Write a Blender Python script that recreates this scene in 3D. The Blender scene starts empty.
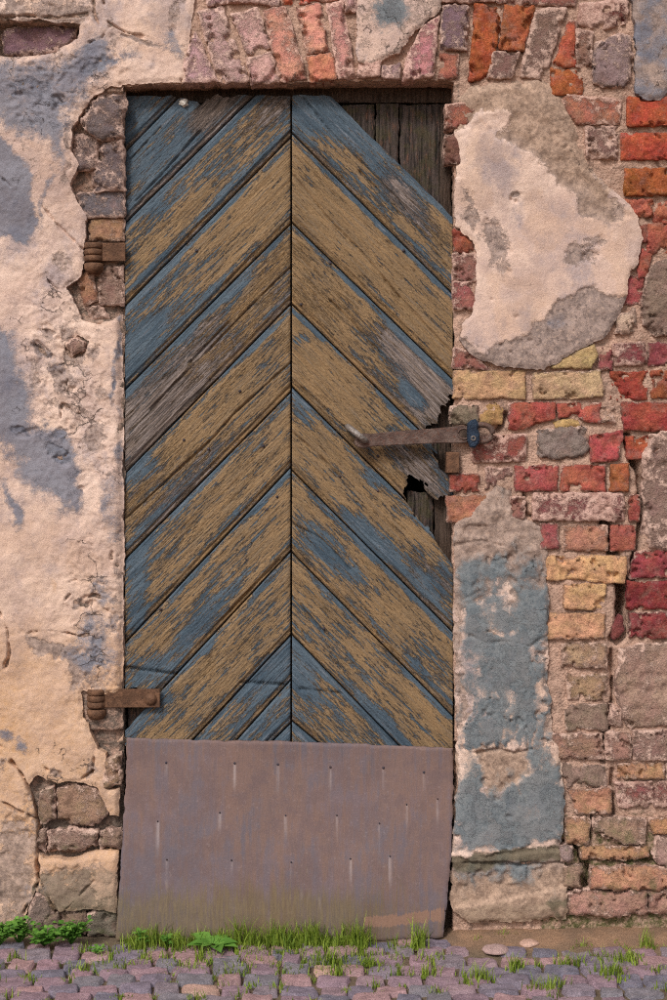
import bpy, bmesh, math, random
import numpy as np
from mathutils import Vector, Matrix

random.seed(7)
C = bpy.context.scene.collection
scene = bpy.context.scene
S = 0.003                 # metres per photo pixel on the wall face
CAMD, CAMZ = 4.2, 1.55

# ------------------------------------------------------------ camera, sky, sun, exposure
cam = bpy.data.cameras.new('camera')
camo = bpy.data.objects.new('camera', cam); C.objects.link(camo)
camo.location = (0.0, -CAMD, CAMZ)
camo.rotation_euler = (math.radians(90), 0, 0)
cam.sensor_fit = 'VERTICAL'; cam.sensor_height = 36.0; cam.sensor_width = 24.0
cam.lens = 36.0 * CAMD / (1000 * S)
cam.shift_y = -(500 - (935 - CAMZ / S)) / 1000.0
cam.clip_end = 500
scene.camera = camo

SUN_EL, SUN_AZ = math.radians(44), math.radians(208)   # azimuth seen from above: from behind the camera, a little left
world = bpy.data.worlds.new('World'); scene.world = world; world.use_nodes = True
wt = world.node_tree
sky = wt.nodes.new('ShaderNodeTexSky'); sky.sky_type = 'NISHITA'; sky.sun_disc = False
sky.sun_elevation = SUN_EL; sky.sun_rotation = SUN_AZ
sky.dust_density = 4.0; sky.air_density = 1.0; sky.ozone_density = 0.6
hsv = wt.nodes.new('ShaderNodeHueSaturation'); hsv.inputs['Saturation'].default_value = 0.46
wt.links.new(sky.outputs[0], hsv.inputs['Color'])
wt.links.new(hsv.outputs[0], wt.nodes['Background'].inputs['Color'])
wt.nodes['Background'].inputs['Strength'].default_value = 0.10

sun = bpy.data.lights.new('sun', 'SUN'); sun.energy = 1.5; sun.angle = math.radians(10)
sun.color = (1.0, 0.975, 0.945)
suno = bpy.data.objects.new('sun', sun); C.objects.link(suno)
sd = Vector((math.sin(SUN_AZ) * math.cos(SUN_EL), math.cos(SUN_AZ) * math.cos(SUN_EL), math.sin(SUN_EL)))
suno.location = sd * 20
suno.rotation_euler = (-sd).to_track_quat('-Z', 'Y').to_euler()

scene.view_settings.view_transform = 'Standard'
scene.view_settings.look = 'None'
scene.view_settings.exposure = 0.42
scene.view_settings.gamma = 1.0
scene.cycles.use_denoising = False
scene.cycles.filter_width = 1.1
scene.cycles.max_bounces = 5; scene.cycles.diffuse_bounces = 3; scene.cycles.glossy_bounces = 2; scene.cycles.transmission_bounces = 2; scene.cycles.caustics_reflective = False; scene.cycles.caustics_refractive = False

# ------------------------------------------------------------ numpy noise
def _hash(ix, iy, seed):
    h = (ix.astype(np.int64) * 374761393 + iy.astype(np.int64) * 668265263 + seed * 1442695041) & 0x7fffffff
    h = ((h ^ (h >> 13)) * 1274126177) & 0x7fffffff
    h = h ^ (h >> 16)
    return (h & 0xffff) / 65535.0
def vnoise(x, y, seed=0):
    x = np.asarray(x, float); y = np.asarray(y, float)
    ix = np.floor(x); iy = np.floor(y); fx = x - ix; fy = y - iy
    fx = fx * fx * fx * (fx * (fx * 6 - 15) + 10); fy = fy * fy * fy * (fy * (fy * 6 - 15) + 10)
    ix = ix.astype(np.int64); iy = iy.astype(np.int64)
    a = _hash(ix, iy, seed); b = _hash(ix + 1, iy, seed); c = _hash(ix, iy + 1, seed); d = _hash(ix + 1, iy + 1, seed)
    return (a + (b - a) * fx) * (1 - fy) + (c + (d - c) * fx) * fy
def fbm(x, y, scale, seed=0, octv=4, gain=0.5):
    """noise in -1..1, scale = size of the biggest feature (same unit as x, y)"""
    x = np.asarray(x, float); y = np.asarray(y, float)
    t = 0.0; a = 1.0; n = 0.0; f = 1.0 / scale
    for o in range(octv):
        ang = 0.6 * o + 0.3; ca, sa = math.cos(ang), math.sin(ang)
        t = t + a * (vnoise((x * ca - y * sa) * f + 17.3 * o, (x * sa + y * ca) * f - 9.1 * o, seed + o * 31) * 2 - 1)
        n += a; a *= gain; f *= 2.03
    return t / n * 1.6
def sm(e0, e1, x):
    t = np.clip((np.asarray(x, float) - e0) / (e1 - e0), 0, 1); return t * t * (3 - 2 * t)
def poly_sdf(px, py, poly):
    """signed distance to a polygon, negative inside"""
    P = np.asarray(poly, float); n = len(P)
    d = np.full(px.shape, 1e18); ins = np.zeros(px.shape, bool)
    for i in range(n):
        ax, ay = P[i]; bx, by = P[(i + 1) % n]
        ex, ey = bx - ax, by - ay; wx = px - ax; wy = py - ay
        t = np.clip((wx * ex + wy * ey) / (ex * ex + ey * ey + 1e-9), 0, 1)
        d = np.minimum(d, (wx - ex * t) ** 2 + (wy - ey * t) ** 2)
        c = ((ay > py) != (by > py))
        with np.errstate(divide='ignore', invalid='ignore'):
            xi = ax + (py - ay) * ex / (ey if ey != 0 else 1e-9)
        ins ^= c & (px < xi)
    d = np.sqrt(d)
    return np.where(ins, -d, d)
def line_dist(px, py, pts):
    d = np.full(px.shape, 1e18)
    for (ax, ay), (bx, by) in zip(pts[:-1], pts[1:]):
        ex, ey = bx - ax, by - ay; wx = px - ax; wy = py - ay
        t = np.clip((wx * ex + wy * ey) / (ex * ex + ey * ey + 1e-9), 0, 1)
        d = np.minimum(d, (wx - ex * t) ** 2 + (wy - ey * t) ** 2)
    return np.sqrt(d)
def blob(px, py, x, y, rx, ry, rot=0, soft=0.6):
    c, s = math.cos(math.radians(rot)), math.sin(math.radians(rot))
    dx = px - x; dy = py - y
    r = np.sqrt(((dx * c + dy * s) / rx) ** 2 + ((-dx * s + dy * c) / ry) ** 2)
    return np.clip((1 + soft - r) / (2 * soft), 0, 1)
def inpoly(px, py, poly, soft=6.0):
    return np.clip(0.5 - poly_sdf(px, py, poly) / (2 * soft), 0, 1)
def lin(r, g, b, k=1.0):
    f = lambda c: ((c / 255.0) / 12.92 if c / 255.0 <= 0.04045 else ((c / 255.0 + 0.055) / 1.055) ** 2.4)
    return tuple(min(0.9, k * f(c)) for c in (r, g, b))

# ------------------------------------------------------------ node helpers
class NT:
    def __init__(s, name):
        s.m = bpy.data.materials.new(name); s.m.use_nodes = True
        s.t = s.m.node_tree; s.t.nodes.clear()
        s.out = s.t.nodes.new('ShaderNodeOutputMaterial')
        s.b = s.t.nodes.new('ShaderNodeBsdfPrincipled')
        s.t.links.new(s.b.outputs[0], s.out.inputs[0])
        s.b.inputs['Roughness'].default_value = 0.9
        s.b.inputs['Specular IOR Level'].default_value = 0.25
        s.pos = s.t.nodes.new('ShaderNodeNewGeometry').outputs['Position']
    def put(s, sock, v):
        if v is None: return
        if isinstance(v, bpy.types.NodeSocket): s.t.links.new(v, sock)
        else:
            if sock.type == 'RGBA' and len(v) == 3: v = (*v, 1)
            sock.default_value = v
    def noise(s, scale, detail=4, rough=0.55, vec=None, dist=0.0):
        n = s.t.nodes.new('ShaderNodeTexNoise'); s.put(n.inputs['Vector'], vec if vec is not None else s.pos)
        n.inputs['Scale'].default_value = scale; n.inputs['Detail'].default_value = detail
        n.inputs['Roughness'].default_value = rough; n.inputs['Distortion'].default_value = dist
        return n.outputs[0]
    def vor(s, scale, feature='F1', vec=None):
        n = s.t.nodes.new('ShaderNodeTexVoronoi'); n.feature = feature
        s.put(n.inputs['Vector'], vec if vec is not None else s.pos); n.inputs['Scale'].default_value = scale
        return n.outputs['Distance']
    def math(s, op, a, b=0.0, c=None):
        n = s.t.nodes.new('ShaderNodeMath'); n.operation = op
        s.put(n.inputs[0], a); s.put(n.inputs[1], b)
        if c is not None: s.put(n.inputs[2], c)
        return n.outputs[0]
    def step(s, v, lo, hi, a=0.0, b=1.0):
        n = s.t.nodes.new('ShaderNodeMapRange'); n.interpolation_type = 'SMOOTHSTEP'
        s.put(n.inputs[0], v); n.inputs[1].default_value = lo; n.inputs[2].default_value = hi
        n.inputs[3].default_value = a; n.inputs[4].default_value = b
        return n.outputs[0]
    def mix(s, f, a, b, mode='MIX'):
        n = s.t.nodes.new('ShaderNodeMix'); n.data_type = 'RGBA'; n.blend_type = mode
        s.put(n.inputs[0], f); s.put(n.inputs[6], a); s.put(n.inputs[7], b)
        return n.outputs[2]
    def scale(s, col, f):
        g = s.t.nodes.new('ShaderNodeCombineColor')
        for i in range(3): s.put(g.inputs[i], f)
        return s.mix(1.0, col, g.outputs[0], 'MULTIPLY')
    def attr(s, name):
        n = s.t.nodes.new('ShaderNodeAttribute'); n.attribute_name = name; return n
    def rgb(s, col):
        n = s.t.nodes.new('ShaderNodeSeparateColor'); s.put(n.inputs[0], col); return n.outputs
    def mapping(s, vec, sc=(1, 1, 1), loc=(0, 0, 0), rot=(0, 0, 0)):
        n = s.t.nodes.new('ShaderNodeMapping'); s.put(n.inputs[0], vec)
        n.inputs['Scale'].default_value = sc; n.inputs['Location'].default_value = loc; n.inputs['Rotation'].default_value = rot
        return n.outputs[0]
    def bump(s, h, dist, strength=1.0, prev=None):
        n = s.t.nodes.new('ShaderNodeBump'); s.put(n.inputs['Height'], h)
        n.inputs['Distance'].default_value = dist; n.inputs['Strength'].default_value = strength
        if prev is not None: s.put(n.inputs['Normal'], prev)
        return n.outputs[0]
    def done(s, col, normal=None, rough=None):
        s.put(s.b.inputs['Base Color'], col)
        if normal is not None: s.put(s.b.inputs['Normal'], normal)
        if rough is not None: s.put(s.b.inputs['Roughness'], rough)
        return s.m

# ------------------------------------------------------------ materials
MAT = {}
def m_plaster():
    t = NT('plaster'); k = t.rgb(t.attr('mask').outputs['Color']); k2 = t.rgb(t.attr('mask2').outputs['Color'])
    n0 = t.noise(3.2, 6, .62); n1 = t.noise(9, 7, .65); n2 = t.noise(30, 8, .72); n3 = t.noise(105, 6, .7); n4 = t.noise(330, 4, .7)
    nn = t.math('ADD', t.math('MULTIPLY', n2, .45), t.math('ADD', t.math('MULTIPLY', n3, .35), t.math('MULTIPLY', n4, .2)))
    off = t.math('MULTIPLY', t.math('SUBTRACT', nn, .5), 2.3)
    cream = t.mix(t.step(n0, .38, .62), lin(222, 194, 177), lin(208, 178, 162))
    cream = t.mix(t.step(n1, .44, .64, 0, .65), cream, lin(180, 156, 148))
    cream = t.mix(t.step(t.noise(6, 8, .7, t.mapping(t.pos, (1, 1, .7), (7, 3, 1))), .50, .64, 0, .75), cream, lin(160, 145, 146))
    cream = t.mix(t.step(nn, .48, .62, 0, .4), cream, lin(178, 150, 138))
    cream = t.mix(t.step(n4, .38, .30, 0, .4), cream, lin(240, 216, 198))
    cream = t.mix(t.math('MULTIPLY', k[2], t.step(nn, .35, .62, 1, .5)), cream, t.mix(n1, lin(206, 162, 118), lin(184, 144, 108)))
    bare = t.mix(t.step(n2, .35, .65), lin(128, 112, 106), lin(172, 150, 140))
    bare = t.mix(t.step(n3, .5, .66, 0, .7), bare, lin(188, 162, 146))
    bare = t.mix(t.step(t.noise(70, 5, .75), .52, .64, 0, .7), bare, lin(88, 74, 70))
    bare = t.mix(k2[1], bare, t.mix(t.step(nn, .38, .62), lin(124, 102, 88), lin(194, 164, 142)))
    fg = t.step(t.math('ADD', k[1], off), .42, .58)
    blue = t.mix(t.step(n1, .35, .65), lin(94, 101, 118), lin(120, 125, 138))
    blue = t.mix(t.step(nn, .48, .62, 0, .4), blue, lin(134, 136, 148))
    blue = t.mix(k2[2], blue, t.mix(t.step(nn, .4, .62), lin(80, 97, 106), lin(116, 128, 133)))
    blue = t.mix(t.step(n3, .56, .68, 0, .5), blue, lin(82, 84, 96))
    fb = t.step(t.math('ADD', k[0], t.math('MULTIPLY', off, .75)), .24, .70, 0, .84)
    col = t.mix(fg, cream, bare); col = t.mix(fb, col, blue)
    dd = t.step(t.math('ADD', k2[0], t.math('MULTIPLY', off, .5)), .3, .8, 0, .8)
    col = t.mix(dd, col, t.mix(n2, lin(72, 68, 56), lin(118, 108, 84)))
    col = t.mix(t.step(n4, .62, .70, 0, .35), col, t.scale(col, .5))
    vp = t.vor(30, vec=t.mapping(t.pos, (1, 1, .8))); col = t.mix(t.math('MULTIPLY', t.step(vp, .12, .05, 0, .5), t.step(n1, .5, .6)), col, lin(96, 80, 76))
    ka = t.attr('mask').outputs['Alpha']
    dv = t.t.nodes.new('ShaderNodeVectorMath'); dv.operation = 'MULTIPLY_ADD'; nz = t.t.nodes.new('ShaderNodeTexNoise'); t.put(nz.inputs['Vector'], t.pos); nz.inputs['Scale'].default_value = 22; nz.inputs['Detail'].default_value = 5
    t.put(dv.inputs[0], nz.outputs['Color']); dv.inputs[1].default_value = (.10, .10, .10); t.put(dv.inputs[2], t.pos)
    ve = t.vor(9, 'DISTANCE_TO_EDGE', dv.outputs[0])
    crk = t.math('MULTIPLY', t.step(ve, .020, .005), t.step(t.math('ADD', ka, t.math('MULTIPLY', t.math('SUBTRACT', n1, .5), 1.6)), .30, .45))
    # 'MULTIPLY', t.step(ve2, .05, .012), t.step(t.math('ADD', ka, t.math('MULTIPLY', t.math('SUBTRACT', t.noise(14, 5, .65), .5), 2.0)), .55, .70))
    col = t.mix(t.math('MULTIPLY', crk, .65), col, lin(84, 70, 64))
    h = t.math('ADD', t.math('MULTIPLY', n3, .6), t.math('MULTIPLY', n4, .4))
    b = t.bump(h, .004, .7); b = t.bump(t.math('SUBTRACT', 1.0, crk), .006, 1.0, b)
    b = t.bump(t.math('SUBTRACT', 1.0, fg), .0032, .9, b)
    b = t.bump(n2, .006, t_rough_strength, b); b = t.bump(fb, .0012, .6, b)
    return t.done(col, b, .93)
t_rough_strength = .6
MAT['plaster'] = m_plaster()

def m_mortar():
    t = NT('mortar'); k = t.rgb(t.attr('mask').outputs['Color'])
    n1 = t.noise(9, 5, .6); n2 = t.noise(45, 6, .7); n3 = t.noise(170, 5, .65); v = t.vor(130)
    col = t.mix(t.step(n1, .35, .65), lin(200, 164, 144), lin(178, 146, 128))
    col = t.mix(t.step(n2, .48, .66, 0, .7), col, lin(128, 104, 92))
    col = t.mix(t.step(n3, .56, .7, 0, .6), col, lin(206, 178, 158))
    col = t.mix(t.step(t.math('ADD', k[0], t.math('MULTIPLY', t.math('SUBTRACT', n2, .5), 1.2)), .35, .7, 0, .9), col, t.mix(n3, lin(74, 66, 58), lin(126, 112, 102)))
    col = t.mix(t.step(t.math('ADD', k[1], t.math('MULTIPLY', t.math('SUBTRACT', n2, .5), 1.4)), .4, .75, 0, .85), col, t.mix(n3, lin(62, 70, 34), lin(96, 98, 52)))
    h = t.math('ADD', n3, t.math('MULTIPLY', v, .6))
    b = t.bump(h, .006, .8); b = t.bump(n2, .010, .7, b)
    return t.done(col, b, .95)
MAT['mortar'] = m_mortar()

def m_brick():
    t = NT('brick')
    oi = t.t.nodes.new('ShaderNodeObjectInfo'); col = oi.outputs['Color']; al = oi.outputs['Alpha']; rnd = oi.outputs['Random']
    k = t.rgb(t.attr('mask').outputs['Color'])
    cb = t.t.nodes.new('ShaderNodeCombineXYZ'); t.put(cb.inputs[0], t.math('MULTIPLY', rnd, 40)); t.put(cb.inputs[2], t.math('MULTIPLY', rnd, 17))
    va = t.t.nodes.new('ShaderNodeVectorMath'); va.operation = 'ADD'; t.put(va.inputs[0], t.pos); t.put(va.inputs[1], cb.outputs[0]); P = va.outputs[0]
    n1 = t.noise(14, 7, .65, P); n2 = t.noise(55, 7, .72, P); n3 = t.noise(190, 5, .7, P); n4 = t.noise(24, 6, .7, t.mapping(P, (1, 1, 1), (3.3, 1.7, 5.1)))
    c = t.scale(col, t.step(n1, .3, .7, .66, 1.12)); c = t.scale(c, t.step(n2, .3, .7, .66, 1.22)); c = t.scale(c, t.step(n3, .3, .7, .84, 1.16))
    # soot, weathered grey-pink skin, pale dust
    c = t.mix(t.step(n4, .50, .66, 0, .45), c, t.mix(n3, lin(108, 78, 70), lin(172, 132, 118)))
    c = t.mix(t.step(n2, .58, .68, 0, .6), c, lin(66, 46, 42))
    c = t.mix(t.step(n3, .56, .68, 0, .25), c, lin(196, 164, 148)); hs = t.t.nodes.new('ShaderNodeHueSaturation'); t.put(hs.inputs['Color'], c); t.put(hs.inputs['Hue'], t.step(t.noise(20, 4, .6, t.mapping(P, (1, 1, 1), (9, 2, 4))), .35, .65, .492, .508)); hs.inputs['Saturation'].default_value = .95; c = hs.outputs[0]
    lime = t.math('ADD', t.math('MULTIPLY', n1, .5), t.math('ADD', t.math('MULTIPLY', n2, .4), t.math('MULTIPLY', n3, .2)))
    thr = t.math('SUBTRACT', t.math('ADD', lime, t.math('MULTIPLY', al, .40)), .78)
    thr = t.math('ADD', thr, t.math('MULTIPLY', k[0], .15))
    fl = t.step(thr, -.02, .09, 0, .8)
    c = t.mix(fl, c, t.mix(t.step(n2, .35, .65), lin(156, 124, 110), lin(218, 186, 170)))
    sx = t.t.nodes.new('ShaderNodeSeparateXYZ'); t.put(sx.inputs[0], t.pos)
    low = t.step(sx.outputs[2], .95, .15)
    c = t.mix(t.math('MULTIPLY', t.math('MULTIPLY', low, t.step(t.noise(18, 6, .7, t.mapping(t.pos, (1, 1, 1), (2, 8, 3))), .52, .66)), .6), c, t.mix(n3, lin(70, 76, 42), lin(116, 114, 74)))
    b = t.bump(n3, .003, .7); b = t.bump(n2, .011, .8, b); b = t.bump(fl, .0022, .8, b)
    return t.done(c, b, .9)
MAT['brick'] = m_brick()

def m_wood():
    t = NT('painted_wood')
    g = t.attr('grain').outputs['Vector']; k = t.rgb(t.attr('mask').outputs['Color'])
    gs = t.mapping(g, (9, 240, 1)); gm = t.mapping(g, (9, 130, 1)); gl = t.mapping(g, (5, 34, 1)); gf = t.mapping(g, (22, 150, 1))
    fib = t.noise(1, 5, .6, gs); med = t.noise(1, 6, .65, gm); low = t.noise(1, 5, .6, gl); fl = t.noise(1, 6, .7, gf)
    wv = t.t.nodes.new('ShaderNodeTexWave'); wv.wave_type = 'BANDS'; wv.bands_direction = 'Y'
    t.put(wv.inputs['Vector'], t.mapping(g, (1.2, 1, 1))); wv.inputs['Scale'].default_value = 26; wv.inputs['Distortion'].default_value = 14
    wv.inputs['Detail'].default_value = 3; wv.inputs['Detail Scale'].default_value = .7
    ring = wv.outputs['Fac']
    fin = t.noise(1, 6, .72, t.mapping(g, (50, 210, 1)))
    wood = t.mix(t.step(fib, .35, .65), lin(86, 78, 76), lin(156, 142, 136))
    wood = t.mix(t.step(med, .42, .66, 0, .6), wood, lin(112, 92, 72))
    blue = t.mix(t.step(low, .3, .7), lin(64, 80, 93), lin(90, 104, 115))
    blue = t.mix(t.step(fib, .50, .68, 0, .6), blue, lin(50, 62, 76))
    blue = t.mix(t.step(med, .54, .66, 0, .6), blue, lin(132, 138, 148))
    blue = t.mix(t.step(fin, .56, .68, 0, .4), blue, lin(112, 116, 122))
    och = t.mix(t.step(low, .3, .7), lin(134, 105, 68), lin(158, 123, 79))
    och = t.mix(t.step(med, .46, .66, 0, .5), och, lin(116, 100, 80))
    och = t.mix(t.step(fib, .5, .68, 0, .6), och, lin(102, 86, 66))
    och = t.mix(t.step(fin, .55, .66, 0, .55), och, lin(172, 144, 100))
    o1 = t.math('ADD', t.math('ADD', t.math('MULTIPLY', med, .50), t.math('MULTIPLY', fin, .25)), t.math('ADD', t.math('MULTIPLY', fl, .35), t.math('MULTIPLY', low, .12)))
    off = t.math('MULTIPLY', t.math('SUBTRACT', o1, .61), 4.0)
    fo = t.step(t.math('ADD', k[0], off), .32, .64, 0, .84)
    o2 = t.math('ADD', t.math('MULTIPLY', fib, .4), t.math('ADD', t.math('MULTIPLY', fl, .35), t.math('MULTIPLY', fin, .25)))
    fb = t.step(t.math('ADD', k[1], t.math('MULTIPLY', t.math('SUBTRACT', o2, .5), 2.6)), .42, .56)
    col = t.mix(fb, wood, blue); col = t.mix(fo, col, och)
    col = t.mix(t.step(t.math('ADD', k[2], t.math('MULTIPLY', t.math('SUBTRACT', med, .5), 1.8)), .35, .75, 0, .8), col, t.mix(t.step(fib, .35, .65), lin(40, 36, 34), lin(124, 108, 98)))
    col = t.mix(t.step(fib, .62, .72, 0, .75), col, lin(54, 50, 48))
    col = t.mix(t.step(fl, .63, .70, 0, .7), col, lin(56, 54, 54))
    vs = t.vor(1, vec=t.mapping(g, (45, 70, 1)))
    col = t.mix(t.step(vs, .12, .04, 0, .7), col, lin(40, 36, 34))
    h = t.math('ADD', t.math('MULTIPLY', fib, .8), t.math('MULTIPLY', med, .5))
    b = t.bump(h, .006, .85); b = t.bump(ring, .0012, .5, b)
    fr = t.step(t.math('ADD', k[0], off), .44, .54); b = t.bump(t.math('ADD', fr, t.math('MULTIPLY', fb, .4)), .0034, 1.0, b)
    b = t.bump(fl, .006, .6, b); b = t.bump(fin, .004, .6, b)
    return t.done(col, b, t.math('SUBTRACT', .86, t.math('MULTIPLY', fb, .12)))
MAT['wood'] = m_wood()

def m_oldwood(name, c1, c2, c3, green=0.0):
    t = NT(name); g = t.mapping(t.pos, (160, 160, 7)); fib = t.noise(1, 5, .65, g); m = t.noise(1, 6, .65, t.mapping(t.pos, (110, 110, 22)))
    n = t.noise(30, 5, .6)
    col = t.mix(t.step(fib, .35, .65), c1, c2); col = t.mix(t.step(m, .52, .66, 0, .8), col, c3)
    if green: col = t.mix(t.step(n, .45, .65, 0, green), col, lin(74, 70, 42))
    b = t.bump(t.math('ADD', fib, m), .010, .9)
    return t.done(col, b, .92)
MAT['dark_plank'] = m_oldwood('dark_plank', lin(32, 28, 26), lin(88, 76, 71), lin(108, 78, 64), .45)
MAT['post'] = m_oldwood('post_wood', lin(52, 42, 36), lin(92, 76, 66), lin(76, 60, 48))
MAT['interior'] = m_oldwood('interior_stone', lin(50, 46, 42), lin(66, 60, 54), lin(58, 50, 46))

def m_rust(name, c1, c2, c3, rough=.75, metal=.15):
    t = NT(name); n1 = t.noise(40, 6, .65); n2 = t.noise(160, 5, .65)
    col = t.mix(t.step(n1, .35, .65), c1, c2); col = t.mix(t.step(n2, .5, .66, 0, .75), col, c3)
    b = t.bump(n2, .003, .8); b = t.bump(n1, .004, .5, b)
    t.b.inputs['Metallic'].default_value = metal
    return t.done(col, b, rough)
MAT['rust'] = m_rust('rusty_iron', lin(92, 66, 50), lin(124, 90, 68), lin(54, 38, 32))
MAT['hasp'] = m_rust('hasp_iron', lin(84, 66, 60), lin(112, 94, 86), lin(96, 56, 40), .6, .25)
MAT['lockblue'] = m_rust('lock_blue_iron', lin(34, 44, 60), lin(48, 62, 80), lin(28, 32, 40), .5, .35)
MAT['bright'] = m_rust('worn_bright_metal', lin(156, 148, 142), lin(128, 118, 112), lin(104, 88, 78), .5, .5)
MAT['nail'] = m_rust('nail_iron', lin(74, 68, 78), lin(52, 48, 54), lin(92, 70, 60), .6, .3)

def m_sheet():
    t = NT('weathered_sheet'); k = t.rgb(t.attr('mask').outputs['Color'])
    n1 = t.noise(4, 6, .6); sv = t.noise(1, 5, .6, t.mapping(t.pos, (55, 55, 3.5))); sf = t.noise(1, 5, .65, t.mapping(t.pos, (210, 210, 9))); n3 = t.noise(120, 5, .7)
    n5 = t.noise(18, 7, .7)
    col = t.mix(t.step(n1, .38, .62), lin(116, 99, 101), lin(104, 95, 101))
    col = t.mix(t.step(t.math('ADD', t.math('MULTIPLY', sv, .35), t.math('ADD', t.math('MULTIPLY', n5, .3), t.math('MULTIPLY', t.noise(2.2, 4, .6, t.mapping(t.pos, (1, 1, 1), (4, 0, 2))), .35))), .45, .56, 0, .75), col, lin(126, 99, 87))
    col = t.mix(t.step(n5, .46, .62, 0, .55), col, lin(104, 88, 90))
    col = t.mix(t.step(sf, .52, .68, 0, .4), col, lin(100, 86, 84))
    col = t.mix(t.step(n3, .56, .70, 0, .25), col, lin(164, 146, 144))
    off = t.math('ADD', t.math('MULTIPLY', t.math('SUBTRACT', sf, .5), 1.5), t.math('MULTIPLY', t.math('SUBTRACT', sv, .5), 1.2))
    col = t.mix(t.step(t.math('ADD', k[1], off), .25, 1.1, 0, .68), col, t.mix(t.step(sf, .3, .7), lin(92, 80, 54), lin(122, 106, 74)))
    col = t.mix(t.step(t.math('ADD', k[2], off), .45, .6, 0, .95), col, t.mix(n3, lin(128, 98, 84), lin(152, 120, 102)))
    col = t.mix(t.step(t.math('ADD', k[0], t.math('MULTIPLY', off, .25)), .10, .9, 0, .5), col, lin(178, 164, 162))
    b = t.bump(sf, .0015, .5); b = t.bump(n3, .0015, .4, b)
    return t.done(col, b, .72)
MAT['sheet'] = m_sheet()

def m_cobble():
    t = NT('cobble'); oi = t.t.nodes.new('ShaderNodeObjectInfo')
    n1 = t.noise(30, 5, .6); n2 = t.noise(260, 4, .7); v = t.vor(420)
    c = t.scale(oi.outputs['Color'], t.step(n1, .3, .7, .75, 1.2)); c = t.scale(c, t.step(n2, .3, .7, .7, 1.3))
    c = t.mix(t.step(v, .28, .12, 0, .35), c, lin(190, 180, 178)); c = t.mix(t.step(n1, .54, .7, 0, .35), c, lin(136, 120, 114))
    b = t.bump(n2, .004, .7); b = t.bump(n1, .006, .5, b)
    return t.done(c, b, .7)
MAT['cobble'] = m_cobble()

def m_sand():
    t = NT('sandy_soil'); sk = t.attr('soil').outputs['Fac']; n1 = t.noise(12, 6, .6); n2 = t.noise(260, 5, .75); v = t.vor(240)
    col = t.mix(t.step(n1, .35, .65), lin(158, 124, 98), lin(132, 106, 86)); col = t.mix(t.step(n2, .5, .7, 0, .7), col, lin(100, 82, 68))
    col = t.mix(t.step(v, .22, .1, 0, .6), col, lin(196, 172, 150))
    col = t.mix(sk, col, t.mix(n2, lin(84, 74, 58), lin(142, 122, 102)))
    b = t.bump(n2, .006, .9); b = t.bump(n1, .01, .5, b)
    return t.done(col, b, .97)
MAT['sand'] = m_sand()

def m_leaf(name, c1, c2, c3):
    t = NT(name); oi = t.attr('tint').outputs['Fac']; n = t.noise(60, 3)
    col = t.mix(oi, c1, c2); col = t.mix(t.step(n, .5, .7, 0, .5), col, c3)
    t.b.inputs['Roughness'].default_value = .55
    tr = t.t.nodes.new('ShaderNodeBsdfTranslucent'); t.put(tr.inputs[0], col)
    mx = t.t.nodes.new('ShaderNodeMixShader'); mx.inputs[0].default_value = .35
    t.t.links.new(t.b.outputs[0], mx.inputs[1]); t.t.links.new(tr.outputs[0], mx.inputs[2]); t.t.links.new(mx.outputs[0], t.out.inputs[0])
    return t.done(col)
MAT['grass'] = m_leaf('grass_blade', lin(84, 112, 34), lin(160, 178, 72), lin(116, 142, 50))
MAT['weed'] = m_leaf('weed_leaf', lin(72, 118, 42), lin(128, 172, 76), lin(92, 142, 56))

# ------------------------------------------------------------ mesh helpers
def link(name, me, mat, parent=None):
    o = bpy.data.objects.new(name, me); C.objects.link(o)
    if mat is not None: me.materials.append(MAT[mat] if isinstance(mat, str) else mat)
    if parent is not None: o.parent = parent
    return o
def tag(o, label=None, cat=None, group=None, kind=None):
    if label: o['label'] = label
    if cat: o['category'] = cat
    if group: o['group'] = group
    if kind: o['kind'] = kind
    return o
def empty(name, loc=(0, 0, 0)):
    o = bpy.data.objects.new(name, None); C.objects.link(o); o.location = loc; o.empty_display_size = .1; return o
def np_mesh(name, V, Q, attrs=None, smooth=True):
    me = bpy.data.meshes.new(name)
    me.vertices.add(len(V)); me.vertices.foreach_set('co', np.ascontiguousarray(V, np.float32).ravel())
    n = len(Q); me.loops.add(n * 4); me.polygons.add(n)
    me.loops.foreach_set('vertex_index', np.ascontiguousarray(Q, np.int32).ravel())
    me.polygons.foreach_set('loop_start', np.arange(0, n * 4, 4, dtype=np.int32))
    me.update(calc_edges=True)
    me.polygons.foreach_set('use_smooth', np.full(n, smooth))
    for an, (tp, data) in (attrs or {}).items():
        a = me.attributes.new(an, tp, 'POINT')
        a.data.foreach_set('color' if tp == 'FLOAT_COLOR' else ('vector' if tp == 'FLOAT_VECTOR' else 'value'), np.ascontiguousarray(data, np.float32).ravel())
    me.validate(); me.update()
    return me
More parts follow.
